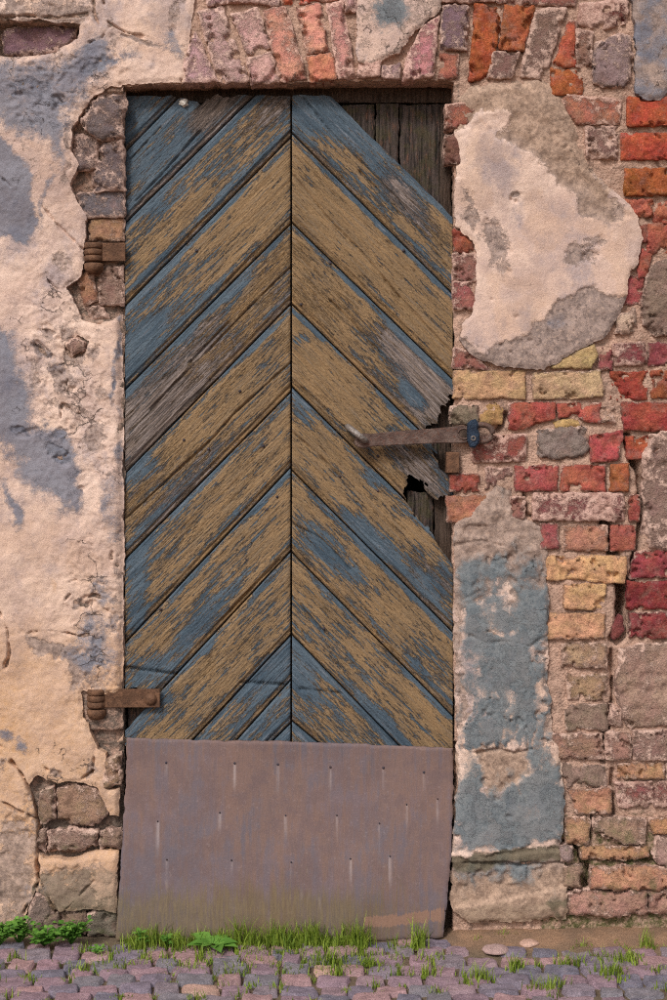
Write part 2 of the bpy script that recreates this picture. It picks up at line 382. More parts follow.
def solidify(V, Q, back, attrs):
    """close the rim of an open sheet with a skirt that runs back to y = back"""
    n = len(V); e = np.concatenate([Q[:, [0, 1]], Q[:, [1, 2]], Q[:, [2, 3]], Q[:, [3, 0]]])
    e = e[e[:, 0] != e[:, 1]]
    code = e[:, 0].astype(np.int64) * n + e[:, 1]; rev = e[:, 1].astype(np.int64) * n + e[:, 0]
    bd = e[~np.isin(code, rev)]
    if len(bd) == 0: return V, Q, attrs
    a, b = bd[:, 0], bd[:, 1]
    m = len(bd); Vf = V[a]; Vg = V[b]; Bf = Vf.copy(); Bg = Vg.copy()
    Bf[:, 1] = np.maximum(back, Vf[:, 1] + 1e-4); Bg[:, 1] = np.maximum(back, Vg[:, 1] + 1e-4)
    V2 = np.concatenate([V, Vf, Vg, Bf, Bg]); i = np.arange(m) + n
    Q2 = np.concatenate([Q, np.stack([i + m, i, i + 2 * m, i + 3 * m], 1)])
    at2 = {k: (tp, np.concatenate([d, d[a], d[b], d[a], d[b]])) for k, (tp, d) in attrs.items()}
    return V2, Q2, at2
def compact(V, Q, attrs):
    used = np.unique(Q); idx = np.full(len(V), -1, np.int64); idx[used] = np.arange(len(used))
    return V[used], idx[Q], {k: (tp, d[used]) for k, (tp, d) in attrs.items()}
def WX(px): return (px - 333.5) * S
def WZ(py): return (935 - py) * S

def relief(name, poly, H, res, mat, parent, amp=1.0, nsc=14, seed=0, back=0.03, masks=None, holes=(), hole_amp=None, center=True, grow=0.0):
    """a slab whose front is a height field H(px, py, inside distance), cut to an uneven outline"""
    P = np.asarray(poly, float); pad = amp * 1.6 + res + grow
    xs = np.arange(P[:, 0].min() - pad, P[:, 0].max() + pad + res, res); ys = np.arange(P[:, 1].min() - pad, P[:, 1].max() + pad + res, res)
    X, Y = np.meshgrid(xs, ys)
    s = -poly_sdf(X, Y, P) + grow
    if amp: s = s + amp * fbm(X, Y, nsc, seed + 5, 4, .6) + .45 * amp * fbm(X, Y, 4.5, seed + 6, 2)
    for h in holes:
        ha = amp if hole_amp is None else hole_amp
        s = np.minimum(s, poly_sdf(X, Y, h) + (ha * fbm(X, Y, nsc, seed + 77, 4, .6) if ha else 0))
    ins = s > 0
    k = ins[:-1, :-1] | ins[:-1, 1:] | ins[1:, 1:] | ins[1:, :-1]
    gy, gx = np.gradient(s, res); g2 = gx * gx + gy * gy + 1e-3
    mv = np.where(ins, 0, np.clip(-s, 0, 1.5 * res)); X2 = X + gx / g2 * mv; Y2 = Y + gy / g2 * mv
    X2 = np.clip(X2, X - 1.4 * res, X + 1.4 * res); Y2 = np.clip(Y2, Y - 1.4 * res, Y + 1.4 * res)
    Hh = H(X2, Y2, np.maximum(s, 0))
    V = np.stack([WX(X2), -Hh, WZ(Y2)], -1).reshape(-1, 3)
    nx = len(xs); ii, jj = np.nonzero(k); a = ii * nx + jj
    Q = np.stack([a, a + nx, a + nx + 1, a + 1], 1)
    at = {}
    if masks is not None:
        for an, d in masks(X2, Y2, np.maximum(s, 0)).items():
            arr = np.zeros((len(V), 4), np.float32)
            for c, dd in enumerate(d): arr[:, c] = np.clip(np.broadcast_to(dd, X.shape), 0, 1).ravel()
            at[an] = ('FLOAT_COLOR', arr)
    V, Q, at = compact(V, Q, at)
    V, Q, at = solidify(V, Q, back, at)
    loc = Vector((0, 0, 0))
    if center:
        c = V.mean(0); V = V - c; loc = Vector(c)
    o = link(name, np_mesh(name, V, Q, at), mat, parent); o.location = loc
    return o

def bm_obj(name, bm, mat, parent=None, smooth=False):
    me = bpy.data.meshes.new(name); bmesh.ops.recalc_face_normals(bm, faces=bm.faces); bm.to_mesh(me); bm.free()
    if smooth: me.polygons.foreach_set('use_smooth', [True] * len(me.polygons))
    return link(name, me, mat, parent)
def add_box(bm, x0, x1, y0, y1, z0, z1, bev=0.0, jit=0.0):
    r = bmesh.ops.create_cube(bm, size=1.0); vs = r['verts']
    for v in vs:
        v.co = Vector((x0 + (v.co.x + .5) * (x1 - x0), y0 + (v.co.y + .5) * (y1 - y0), z0 + (v.co.z + .5) * (z1 - z0)))
        if jit: v.co += Vector([random.uniform(-jit, jit) for _ in range(3)])
    if bev: bmesh.ops.bevel(bm, geom=list({e for v in vs for e in v.link_edges}), offset=bev, segments=2, affect='EDGES', profile=.6)
def add_tube(bm, pts, rad, seg=10, cap=True):
    pts = [Vector(p) for p in pts]; n = len(pts); rings = []
    up = Vector((0, 0, 1)); 
    for i, p in enumerate(pts):
        d = (pts[min(i + 1, n - 1)] - pts[max(i - 1, 0)]).normalized()
        u = d.cross(up); u = u if u.length > 1e-3 else d.cross(Vector((1, 0, 0))); u.normalize(); w = d.cross(u)
        r = rad[i] if isinstance(rad, (list, tuple)) else rad
        rings.append([bm.verts.new(p + (u * math.cos(2 * math.pi * k / seg) + w * math.sin(2 * math.pi * k / seg)) * r) for k in range(seg)])
    for A, B in zip(rings[:-1], rings[1:]):
        for k in range(seg): bm.faces.new((A[k], A[(k + 1) % seg], B[(k + 1) % seg], B[k]))
    if cap:
        bm.faces.new(rings[0][::-1]); bm.faces.new(rings[-1])
def add_lathe(bm, prof, loc, axis='Z', seg=16):
    """prof: list of (radius, along)"""
    rings = []
    for r, a in prof:
        ring = []
        for k in range(seg):
            t = 2 * math.pi * k / seg; c, s_ = r * math.cos(t), r * math.sin(t)
            v = (c, s_, a) if axis == 'Z' else ((c, a, s_) if axis == 'Y' else (a, c, s_))
            ring.append(bm.verts.new(Vector(loc) + Vector(v)))
        rings.append(ring)
    for A, B in zip(rings[:-1], rings[1:]):
        for k in range(seg): bm.faces.new((A[k], A[(k + 1) % seg], B[(k + 1) % seg], B[k]))
    bm.faces.new(rings[0][::-1]); bm.faces.new(rings[-1])

# ------------------------------------------------------------ the wall
wall = tag(empty('masonry_wall', (0, 0, 0)), 'crumbling brick and stone wall with peeling cream and blue plaster', 'wall')
OPEN = [(124.5, 88), (190, 86), (300, 85), (400, 84), (453.5, 84), (454, 300), (453, 600), (455, 760), (452, 960), (123, 960), (123, 740), (124, 400)]
def bulge(px, py): return 0.038 * (1 - sm(80, 260, py))

CORE_CRACKS = [([(598, 478), (605, 520), (612, 545), (618, 575), (622, 590), (622, 625), (615, 640)], 4.5, .07),
               ([(622, 575), (625, 600), (622, 632)], 5, .07), ([(630, 590), (634, 560), (642, 520), (640, 480), (636, 462)], 2.2, .05),
               ([(612, 650), (614, 690), (610, 720), (605, 740), (603, 760)], 2.0, .05), ([(613, 770), (612, 800), (616, 830)], 2.4, .05),
               ([(566, 845), (580, 850), (586, 870), (588, 890)], 3.5, .05), ([(590, 815), (588, 840), (578, 848)], 2.2, .05),
               ([(455, 745), (456, 790)], 1.6, .04), ([(507, 415), (502, 422), (498, 430)], 3, .04), ([(524, 492), (527, 515), (545, 521)], 1.3, .03),
               ([(627, 435), (630, 455), (637, 470)], 2.4, .05), ([(580, 858), (640, 862), (660, 862)], 2.0, .04), ([(566, 889), (645, 889)], 1.6, .04),
               ([(647, 868), (650, 880), (648, 910)], 2.0, .04), ([(606, 705), (604, 760)], 1.5, .04), ([(480, 62), (470, 83)], 1.2, .02)]
def H_core(px, py, s):
    h = bulge(px, py) + .004 * fbm(px, py, 22, 3, 4) + .0035 * fbm(px, py, 7, 9, 3) - .002
    h = h - .022 * (1 - sm(0, 1, np.where((px < 126) & (py > 95) & (py < 320), 0, 1)))
    h = h - .010 * sm(760, 860, py) * (px > 560)
    h = h - .02 * ((px < 126) & (py > 730))
    h = h - .05 * inpoly(px, py, [(-9, 26), (60, 26), (81, 29), (78, 42), (58, 56), (-9, 59)], 1.5)
    for pts, w, dep in CORE_CRACKS:
        d = line_dist(px, py, pts) + 1.2 * fbm(px, py, 9, 41, 3); h = h - dep * np.exp(-(np.maximum(d, 0) / w) ** 2)
    # worn lip round the doorway
    h = h - .012 * np.exp(-(s / 5.0) ** 2) * ((px > 110) & (px < 468) & (py > 110))
    return h
def M_core(px, py, s):
    dirt_dark = np.where((px < 130), .55, .12) + .25 * sm(700, 900, py) + .35 * ((py < 110) & (px > 180) & (px < 460)) * sm(70, 90, py)  # mortar darkens left of the door, downwards and along the arch foot
    moss = .48 * sm(770, 860, py) * (px > 540) + .15 * sm(640, 700, py) * (px > 540) + .25 * ((px < 126) & (py > 760))
    return {'mask': (dirt_dark, moss, 0 * px)}
relief('mortar', [(-8, -8), (678, -8), (678, 948), (-8, 948)], H_core, 2.0, 'mortar', wall, amp=0, back=.30, masks=M_core, holes=[OPEN], hole_amp=1.6, center=False)
# the wall runs on beyond the frame
for poly in ([(676, -220), (1000, -220), (1000, 950), (676, 950)], [(-340, -220), (677, -220), (677, -7), (-340, -7)], [(-340, -9), (-7, -9), (-7, 950), (-340, 950)]):
    relief('mortar', poly, lambda x, y, s: bulge(x, y) - .004 + .004 * fbm(x, y, 22, 3, 4), 7, 'mortar', wall, amp=0, back=.30, masks=M_core, center=False)
bm = bmesh.new()
for bx in ((WX(100), WX(480), .9, .95, 0, 2.7), (WX(100) - .05, WX(100), .28, .95, 0, 2.7), (WX(480), WX(480) + .05, .28, .95, 0, 2.7), (WX(100) - .05, WX(480) + .05, .28, .95, 2.7, 2.75)):
    add_box(bm, *bx)
bm_obj('passage_lining', bm, 'interior', wall)

# ---- bricks and stones: outlines traced in enlarged views: (x0, y0, factor), then outline, colour, lime amount, kind
def conv(x0, y0, f, pts): return [(x0 + x / f, y0 + y / f) for x, y in pts]
Z1 = (440, 0, 2.938); Z2 = (440, 160, 2.938); Z3 = (440, 320, 2.938); Z4 = (440, 480, 2.938); Z5 = (440, 640, 2.938); Z6 = (440, 790, 2.938); ZL = (180, 0, 2.324); ZP = (0, 0, 1.0)
R_, K_ = 'brick', 'stone'
def q(x0, y0, x1, y1): return [(x0, y0), (x1, y0), (x1, y1), (x0, y1)]
BR = [
 (Z1, [(5, 30), (80, 28), (72, 158), (0, 155)], (150, 118, 128), .55, R_), (Z1, [(-5, 170), (50, 172), (46, 238), (-8, 240)], (186, 112, 88), .4, R_),
 (Z1, [(100, 28), (178, 35), (140, 238), (85, 245)], (172, 82, 34), .05, R_), (Z1, [(185, 28), (268, 35), (238, 160), (170, 155)], (166, 88, 44), .1, R_),
 (Z1, [(275, 40), (362, 38), (300, 240), (230, 235)], (158, 122, 108), .6, R_), (Z1, [(150, 165), (225, 170), (205, 240), (135, 240)], (164, 120, 110), .6, R_),
 (Z1, [(372, 75), (390, 75), (388, 205), (325, 205)], (188, 92, 58), .2, R_), (Z1, q(322, 212, 410, 286), (170, 86, 38), .1, R_),
 (Z1, [(405, 25), (545, 10), (548, 75), (470, 95), (400, 85)], (146, 52, 48), .75, R_), (Z1, [(450, 135), (500, 118), (545, 115), (555, 180), (548, 268), (490, 265), (445, 255), (440, 190)], (150, 128, 126), .4, K_),
 (Z1, [(350, 290), (525, 298), (518, 370), (390, 372)], (196, 120, 92), .45, R_), (Z1, q(425, 378, 515, 470), (176, 128, 116), .7, R_),
 (Z1, q(545, 298, 705, 375), (186, 78, 40), .1, R_), (Z1, q(527, 398, 705, 473), (184, 76, 42), .15, R_),
 (Z1, [(165, -30), (388, -25), (388, 30), (165, 20)], (180, 112, 98), .5, R_), (Z1, q(-10, -30, 155, 18), (176, 104, 94), .55, R_),
 (Z1, [(15, 318), (75, 310), (100, 330), (70, 390), (15, 385)], (182, 106, 84), .5, R_), (Z1, q(398, -30, 548, 2), (178, 116, 104), .5, R_),
 (Z1, [(395, 100), (440, 110), (435, 205), (395, 205)], (176, 126, 108), .6, R_), (Z1, q(14, 400, 60, 482), (120, 80, 66), .3, R_),
 (Z2, q(540, 30, 705, 104), (168, 92, 34), .05, R_), (Z2, [(530, 120), (620, 118), (620, 165), (575, 170), (540, 150)], (190, 104, 74), .25, R_),
 (Z2, [(630, 130), (705, 120), (705, 185), (625, 180)], (184, 100, 74), .2, R_), (Z2, q(610, 192, 705, 272), (172, 88, 66), .15, R_),
 (Z2, q(578, 190, 604, 240), (150, 78, 66), .2, R_), (Z2, [(590, 262), (620, 280), (605, 340), (580, 345)], (176, 84, 66), .2, R_),
 (Z2, [(540, 350), (595, 345), (590, 420), (530, 425)], (176, 86, 80), .35, R_), (Z2, [(620, 310), (660, 292), (705, 290), (705, 515), (640, 512), (600, 490), (588, 440), (600, 360)], (132, 112, 98), .3, K_),
 (Z2, [(40, 205), (85, 225), (95, 270), (40, 270)], (160, 80, 54), .2, R_), (Z2, q(40, 275, 110, 355), (170, 112, 100), .55, R_), (Z2, q(40, 362, 105, 438), (182, 106, 98), .5, R_),
 (Z2, [(520, 455), (565, 440), (575, 480), (555, 515), (518, 505)], (196, 168, 146), .3, K_),
 (Z3, [(330, 140), (370, 105), (450, 75), (460, 105), (440, 140)], (196, 164, 112), .2, R_), (Z3, q(40, 152, 248, 230), (206, 162, 118), .25, R_),
 (Z3, [(272, 158), (470, 152), (478, 225), (275, 232)], (210, 172, 132), .3, R_), (Z3, q(30, 253, 107, 305), (140, 122, 102), .3, R_),
 (Z3, q(118, 248, 180, 304), (184, 140, 88), .15, R_), (Z3, [(205, 248), (335, 242), (335, 288), (290, 300), (255, 318), (205, 318)], (180, 84, 66), .25, R_),
 (Z3, [(345, 248), (472, 245), (470, 300), (430, 298), (400, 280), (348, 285)], (182, 86, 68), .25, R_), (Z3, [(335, 303), (395, 290), (410, 310), (338, 316)], (196, 160, 100), .1, R_),
 (Z3, [(285, 325), (430, 318), (438, 375), (410, 402), (290, 405)], (138, 124, 116), .35, K_), (Z3, [(440, 345), (535, 328), (515, 410), (445, 418)], (178, 78, 70), .2, R_),
 (Z3, [(90, 345), (250, 338), (248, 412), (95, 418)], (182, 94, 80), .6, R_), (Z3, q(135, 435, 206, 498), (172, 118, 108), .55, R_),
 (Z3, q(221, 429, 345, 500), (180, 84, 76), .3, R_), (Z3, q(357, 427, 482, 500), (184, 92, 70), .25, R_), (Z3, q(502, 425, 550, 500), (166, 92, 48), .1, R_),
 (Z3, q(30, 455, 112, 500), (170, 84, 66), .3, R_), (Z3, [(510, 75), (600, 65), (605, 120), (590, 132), (515, 132)], (158, 74, 76), .6, R_),
 (Z3, q(612, 68, 705, 132), (144, 64, 66), .3, R_), (Z3, q(500, 153, 607, 232), (158, 64, 42), .15, R_), (Z3, q(621, 150, 705, 228), (160, 80, 46), .1, R_),
 (Z3, [(532, 245), (705, 245), (705, 325), (540, 320)], (168, 66, 52), .3, R_), (Z3, q(550, 345, 705, 405), (172, 74, 42), .15, R_),
 (Z3, [(475, 85), (503, 85), (503, 145), (465, 145)], (156, 84, 80), .3, R_), (Z3, [(40, 80), (100, 100), (140, 145), (40, 140)], (172, 100, 90), .5, R_),
 (Z3, q(480, 255, 508, 300), (196, 160, 136), .4, K_),
 (Z4, [(22, 50), (135, 48), (120, 100), (90, 125), (22, 122)], (188, 122, 92), .35, R_), (Z4, q(205, 50, 248, 112), (178, 118, 104), .55, R_),
 (Z4, q(275, 40, 540, 117), (184, 104, 102), .72, R_), (Z4, q(558, 45, 582, 117), (168, 82, 66), .3, R_), (Z4, q(295, 130, 346, 200), (172, 88, 84), .35, R_),
 (Z4, q(365, 135, 489, 205), (194, 134, 106), .35, R_), (Z4, q(504, 135, 571, 205), (182, 96, 78), .25, R_),
 (Z4, [(592, -60), (620, -128), (705, -150), (705, 195), (660, 208), (615, 195), (595, 150), (600, 40)], (158, 128, 116), .5, K_),
 (Z4, [(315, 225), (545, 225), (540, 300), (470, 300), (400, 288), (315, 292)], (226, 172, 122), .2, R_), (Z4, q(365, 308, 482, 375), (224, 172, 122), .2, R_),
 (Z4, q(310, 391, 481, 463), (214, 160, 120), .3, R_), (Z4, [(575, 210), (705, 208), (705, 285), (560, 285)], (158, 62, 62), .3, R_),
 (Z4, q(552, 300, 705, 377), (142, 48, 46), .1, R_), (Z4, q(558, 391, 705, 462), (148, 58, 56), .3, R_), (Z4, [(505, 430), (530, 400), (535, 440), (510, 462)], (140, 66, 66), .2, R_),
 (Z5, q(358, 11, 485, 80), (176, 142, 110), .35, R_), (Z5, q(375, 102, 486, 174), (170, 138, 102), .35, R_), (Z5, q(371, 190, 489, 262), (128, 108, 92), .25, R_),
 (Z5, q(328, 276, 477, 346), (164, 122, 102), .4, R_), (Z5, q(488, 273, 556, 347), (166, 122, 104), .4, R_),
 (Z5, [(530, 30), (580, 12), (705, 8), (705, 248), (620, 256), (560, 260), (527, 225), (515, 120)], (150, 126, 108), .42, K_),
 (Z5, q(567, 266, 705, 350), (164, 126, 114), .45, R_), (Z5, [(352, 362), (480, 370), (485, 425), (372, 430)], (134, 112, 98), .3, R_),
 (Z5, q(520, 362, 655, 403), (180, 130, 90), .25, R_), (Z5, [(515, 420), (650, 414), (705, 420), (705, 488), (525, 488)], (166, 92, 86), .55, R_),
 (Z5, q(663, 363, 705, 410), (150, 118, 100), .4, R_), (Z5, [(378, 445), (500, 434), (500, 508), (400, 505)], (188, 132, 98), .3, R_),
 (Z5, [(497, 185), (528, 200), (530, 245), (500, 245)], (160, 128, 114), .4, K_),
 (Z6, [(368, 85), (438, 75), (432, 155), (368, 155)], (176, 130, 94), .3, R_), (Z6, [(448, 82), (600, 82), (602, 150), (540, 155), (450, 120)], (162, 130, 106), .35, R_),
 (Z6, [(415, 163), (610, 168), (612, 195), (540, 203), (415, 200)], (176, 130, 88), .25, R_), (Z6, [(612, 82), (705, 78), (705, 122), (625, 125)], (172, 120, 78), .2, R_),
 (Z6, [(635, 132), (705, 127), (705, 222), (650, 222), (625, 200)], (162, 134, 122), .4, K_), (Z6, q(360, 223, 414, 285), (140, 118, 98), .3, K_),
 (Z6, q(440, 224, 705, 288), (164, 118, 88), .3, K_), (Z6, [(370, 300), (420, 294), (605, 298), (610, 365), (375, 364)], (150, 114, 98), .35, K_),
 (Z6, q(617, 294, 705, 358), (136, 104, 88), .3, K_), (Z6, q(353, 166, 387, 205), (142, 128, 124), .3, K_),
 (ZL, [(45, 35), (98, 25), (162, 195), (95, 200)], (196, 164, 154), .5, R_), (ZL, [(15, 150), (40, 85), (88, 195), (15, 200)], (190, 158, 156), .5, R_),
 (ZL, [(122, 45), (180, 30), (212, 120), (160, 138)], (204, 158, 146), .4, R_), (ZL, [(160, 148), (214, 130), (230, 195), (168, 202)], (206, 156, 144), .4, R_),
 (ZL, [(195, 35), (246, 28), (292, 190), (234, 197)], (206, 138, 112), .4, R_), (ZL, [(272, 28), (324, 18), (345, 128), (298, 132)], (202, 138, 112), .3, R_),
 (ZL, [(296, 142), (352, 134), (364, 192), (302, 197)], (206, 126, 92), .3, R_), (ZL, [(342, 20), (378, 15), (405, 187), (368, 192)], (194, 140, 126), .45, R_),
 (ZL, [(560, 75), (598, 50), (582, 187), (515, 195), (527, 140)], (178, 126, 124), .45, R_),
 (ZL, [(60, -20), (150, -20), (232, 8), (228, 26), (150, 12), (70, 22)], (176, 146, 144), .5, R_), (ZL, [(238, -20), (376, -20), (376, 4), (300, 14), (242, 26)], (184, 94, 60), .3, R_),
 (ZL, [(382, 4), (404, 2), (412, 34), (386, 36)], (168, 144, 136), .4, K_), (ZL, [(470, 162), (510, 160), (508, 192), (468, 190)], (150, 132, 132), .4, R_),
 (ZL, [(418, 140), (466, 140), (462, 188), (412, 186)], (182, 140, 124), .6, R_),
 # broken left jamb, round the hinges and the low courses beside the door
 (ZP, [(92, 108), (108, 98), (123, 96), (123, 138), (98, 140), (86, 126)], (124, 112, 112), .5, K_), (ZP, [(78, 138), (96, 144), (93, 166), (80, 170), (74, 152)], (130, 116, 114), .5, K_),
 (ZP, [(104, 143), (123, 141), (123, 188), (96, 190), (92, 172), (102, 160)], (122, 110, 112), .5, K_), (ZP, [(80, 196), (122, 192), (123, 214), (88, 215)], (128, 118, 122), .5, R_),
 (ZP, q(89, 218, 123, 240), (176, 132, 98), .4, R_), (ZP, [(76, 276), (92, 268), (96, 300), (84, 304)], (172, 120, 92), .4, R_), (ZP, q(99, 266, 123, 305), (168, 132, 116), .5, R_),
 (ZP, [(84, 306), (100, 304), (108, 318), (92, 322)], (196, 166, 148), .5, K_), (ZP, [(68, 344), (76, 338), (86, 342), (84, 350), (72, 356)], (172, 138, 122), .4, K_),
 (ZP, [(58, 790), (76, 783), (96, 788), (104, 800), (109, 814), (98, 822), (72, 826), (57, 818)], (160, 130, 104), .35, K_),
 (ZP, [(48, 832), (72, 828), (97, 832), (97, 846), (70, 852), (49, 851)], (156, 128, 112), .4, K_), (ZP, [(100, 833), (122, 829), (122, 848), (101, 846)], (148, 122, 104), .35, K_),
 (ZP, [(39, 790), (54, 786), (56, 818), (42, 822)], (140, 118, 94), .3, K_), (ZP, [(38, 832), (46, 830), (46, 852), (38, 848)], (150, 124, 108), .3, K_),
 (ZP, [(28, 908), (38, 892), (50, 898), (54, 912), (40, 930), (26, 930)], (134, 118, 108), .35, K_), (ZP, [(42, 916), (58, 912), (60, 932), (40, 934)], (140, 122, 108), .3, K_), (ZP, [(60, 912), (84, 910), (86, 930), (64, 934)], (128, 110, 90), .3, K_),
 (ZP, [(88, 914), (104, 909), (117, 914), (117, 934), (88, 936)], (112, 106, 92), .3, K_),
 (ZP, [(102, 760), (122, 752), (122, 782), (106, 786)], (176, 142, 110), .4, K_),
 (ZP, [(3, 30), (40, 27), (76, 30), (72, 46), (48, 55), (4, 56)], (126, 96, 104), .42, K_),
]
def brick(i, zc, pts, col, lime, kind, res=1.7):
    P = conv(*zc, pts); P = np.array(P); cx, cy = P.mean(0); rnd = random.Random(i * 7 + 3)
    sd_ = rnd.randrange(9999); ht = rnd.uniform(.007, .016) + (.006 if kind == K_ else 0)
    tx, ty = rnd.uniform(-1, 1) * 8e-5, rnd.uniform(-1, 1) * 1.2e-4
    ext = float(bulge(cx, cy)); rough = (.010 if (zc is ZP and cy < 216) else .0055) if kind == K_ else .0017
    bw = 5.0 if kind == K_ else 1.8
    if zc is ZP: ht = ht - .016 if cy < 330 else ht - .004
    if i == len(BR) - 1: ht = -.028
    if zc is ZL or (zc is Z1 and cy < 90 and cx < 520): ht += .004
    def H(x, y, s):
        e = 1 - np.clip(s / bw, 0, 1)
        h = ext + ht + tx * (x - cx) + ty * (y - cy) + rough * fbm(x, y, 24, sd_, 4, .6) + .0022 * fbm(x, y, 9, sd_ + 3, 4, .65) - (.004 if kind == R_ else .010) * e * e
        chip = sm(.22, .32, fbm(x, y, 13, sd_ + 8, 4, .6) - .05 * s)
        spall = sm(.30, .42, fbm(x, y, 34, sd_ + 11, 3, .6))
        return h - .013 * chip - spall * (.004 - .0025 * fbm(x, y, 6, sd_ + 12, 2))
    def Mk(x, y, s):
        return {'mask': (np.exp(-s / 3.0), sm(.2, .6, fbm(x, y, 13, sd_ + 8, 3)) * (1 - sm(0, 9, s)), 0 * x)}
    o = relief(kind, P, H, res, 'brick', wall, amp=1.0 if kind == R_ else 2.0, nsc=10 if kind == R_ else 20, seed=sd_ % 500, back=(.06 if (zc is ZL or zc is Z1) else .02) - ext, masks=Mk, grow=3.4 if (zc is ZP and 95 < cy < 216) else 1.2)
    kb = 1.5 if zc is ZL else 1.3 if (zc is Z5 or zc is Z6) else 1.0
    if zc is Z5 or zc is Z6: col = tuple(.82 * c_ + .18 * e_ for c_, e_ in zip(col, (178, 136, 122)))
    if zc is ZL: col = (min(255, col[0] + 16), col[1], col[2] + 4)
    if kind == K_: kb *= 1.2; col = (min(255, col[0] + 4), col[1], col[2])
    o.color = (*lin(*col, kb), min(1, lime + (.12 if zc in (Z5, Z6, ZL) or kind == K_ else 0)))
for i, (zc, pts, col, lime, kind) in enumerate(BR): brick(i, zc, pts, col, lime, kind)
# the same brickwork to the right of the frame and above it
rr = random.Random(5); yy = -200; k = 1000
while yy < 925:
    x = 686 + rr.uniform(-4, 30); hh = rr.uniform(24, 30)
    while x < 985:
        w = rr.choice([44, 78, 84]) + rr.uniform(-4, 4)
        brick(k, ZP, [(x, yy + rr.uniform(-1, 1)), (x + w, yy + rr.uniform(-1, 1)), (x + w, yy + hh), (x, yy + hh)], rr.choice([(170, 86, 66), (178, 104, 88), (162, 74, 56), (186, 144, 100), (150, 122, 106)]), rr.uniform(.2, .6), R_, 4.0) ; k += 1
        x += w + rr.uniform(5, 8)
    yy += hh + rr.uniform(5, 7)

# ---- plaster
LEFT_HOLES = [
 [(-6, 25), (30, 24), (62, 27), (82, 28), (80, 42), (66, 48), (58, 57), (30, 60), (-6, 60)],
 [(128, 90), (112, 91), (98, 97), (86, 110), (82, 118), (74, 132), (72, 152), (79, 166), (73, 186), (79, 204), (88, 214), (85, 240), (85, 262), (82, 276), (67, 288), (74, 296), (82, 318), (100, 324), (112, 318), (128, 312)],
 [(66, 344), (78, 335), (88, 342), (82, 354), (72, 360), (66, 355)],
 [(30, 786), (38, 775), (46, 780), (58, 782), (66, 780), (84, 782), (98, 788), (106, 802), (110, 815), (128, 820), (128, 850), (96, 850), (72, 858), (48, 856), (38, 852), (40, 830), (36, 812)],
 [(84, 692), (84, 716), (90, 722), (98, 748), (108, 756), (128, 730), (128, 692)],
 [(18, 934), (26, 912), (36, 888), (44, 892), (54, 908), (92, 908), (118, 912), (130, 940)],
 [(104, 752), (116, 742), (130, 736), (130, 786), (108, 790)],
]
LC = [  # cracks in the left plaster: points, width, depth
 ([(0, 612), (8, 630), (10, 655), (4, 672), (2, 700)], 1.0, .012), ([(-8, 742), (4, 748), (14, 762), (26, 780), (34, 800)], 1.8, .03),
 ([(0, 800), (12, 806), (24, 812), (36, 818)], 1.2, .015), ([(36, 800), (40, 830), (38, 860), (40, 880), (34, 892), (24, 912)], 1.8, .03),
 ([(28, 634), (44, 629), (62, 632), (80, 636), (96, 633), (104, 624)], 1.1, .010), ([(64, 584), (80, 578), (94, 577)], .9, .008), ([(56, 612), (70, 594)], .8, .006), ([(104, 577), (110, 566), (112, 552)], .8, .006),
 ([(80, 604), (92, 595), (104, 598)], 1.2, .010), ([(108, 610), (122, 608)], 1.0, .012), ([(74, 362), (66, 388), (62, 406), (60, 425)], .9, .009), ([(64, 404), (74, 412), (90, 418)], .8, .006),
 ([(28, 338), (40, 348), (52, 362)], .9, .008), ([(76, 440), (88, 460), (104, 474), (116, 484)], .9, .006), ([(60, 99), (66, 106), (74, 106)], 1.6, .012), ([(106, 6), (110, 26), (126, 36), (150, 42), (166, 52), (186, 50)], 1.0, .008),
 ([(112, 30), (104, 42), (92, 46)], 1.0, .009), ([(96, 4), (98, 22), (102, 30)], 1.6, .012), ([(0, 22), (30, 20), (60, 22), (90, 18)], 1.5, .014), ([(44, 208), (52, 218), (62, 230), (84, 250)], .9, .006),
 ([(68, 284), (58, 290), (50, 282)], .9, .006), ([(94, 770), (80, 780), (72, 784)], 1.4, .012), ([(96, 745), (94, 762), (92, 772)], 1.2, .01), ([(44, 765), (52, 772), (60, 784)], 1.8, .014), ([(42, 880), (56, 908), (62, 916)], 1.2, .012), ([(66, 908), (84, 890), (96, 878)], .9, .006),
 ([(182, 84), (184, 90)], 1.0, .01), ([(0, 175), (20, 196), (34, 220)], .8, .004), ([(48, 104), (40, 84), (52, 66)], .8, .005)]
PITS = [(28, 432, 12, 5, -8), (62, 456, 11, 9, 10), (22, 98, 4, 3, 0), (82, 489, 3, 3, 0), (88, 602, 9, 6, -20), (44, 350, 12, 4, 45), (48, 330, 6, 8, 20), (60, 380, 14, 5, 60), (62, 102, 7, 4, 10)]
def warp(px, py, a, sc, sd_): return px + a * fbm(px, py, sc, sd_, 5, .62), py + a * fbm(px, py, sc, sd_ + 400, 5, .62)
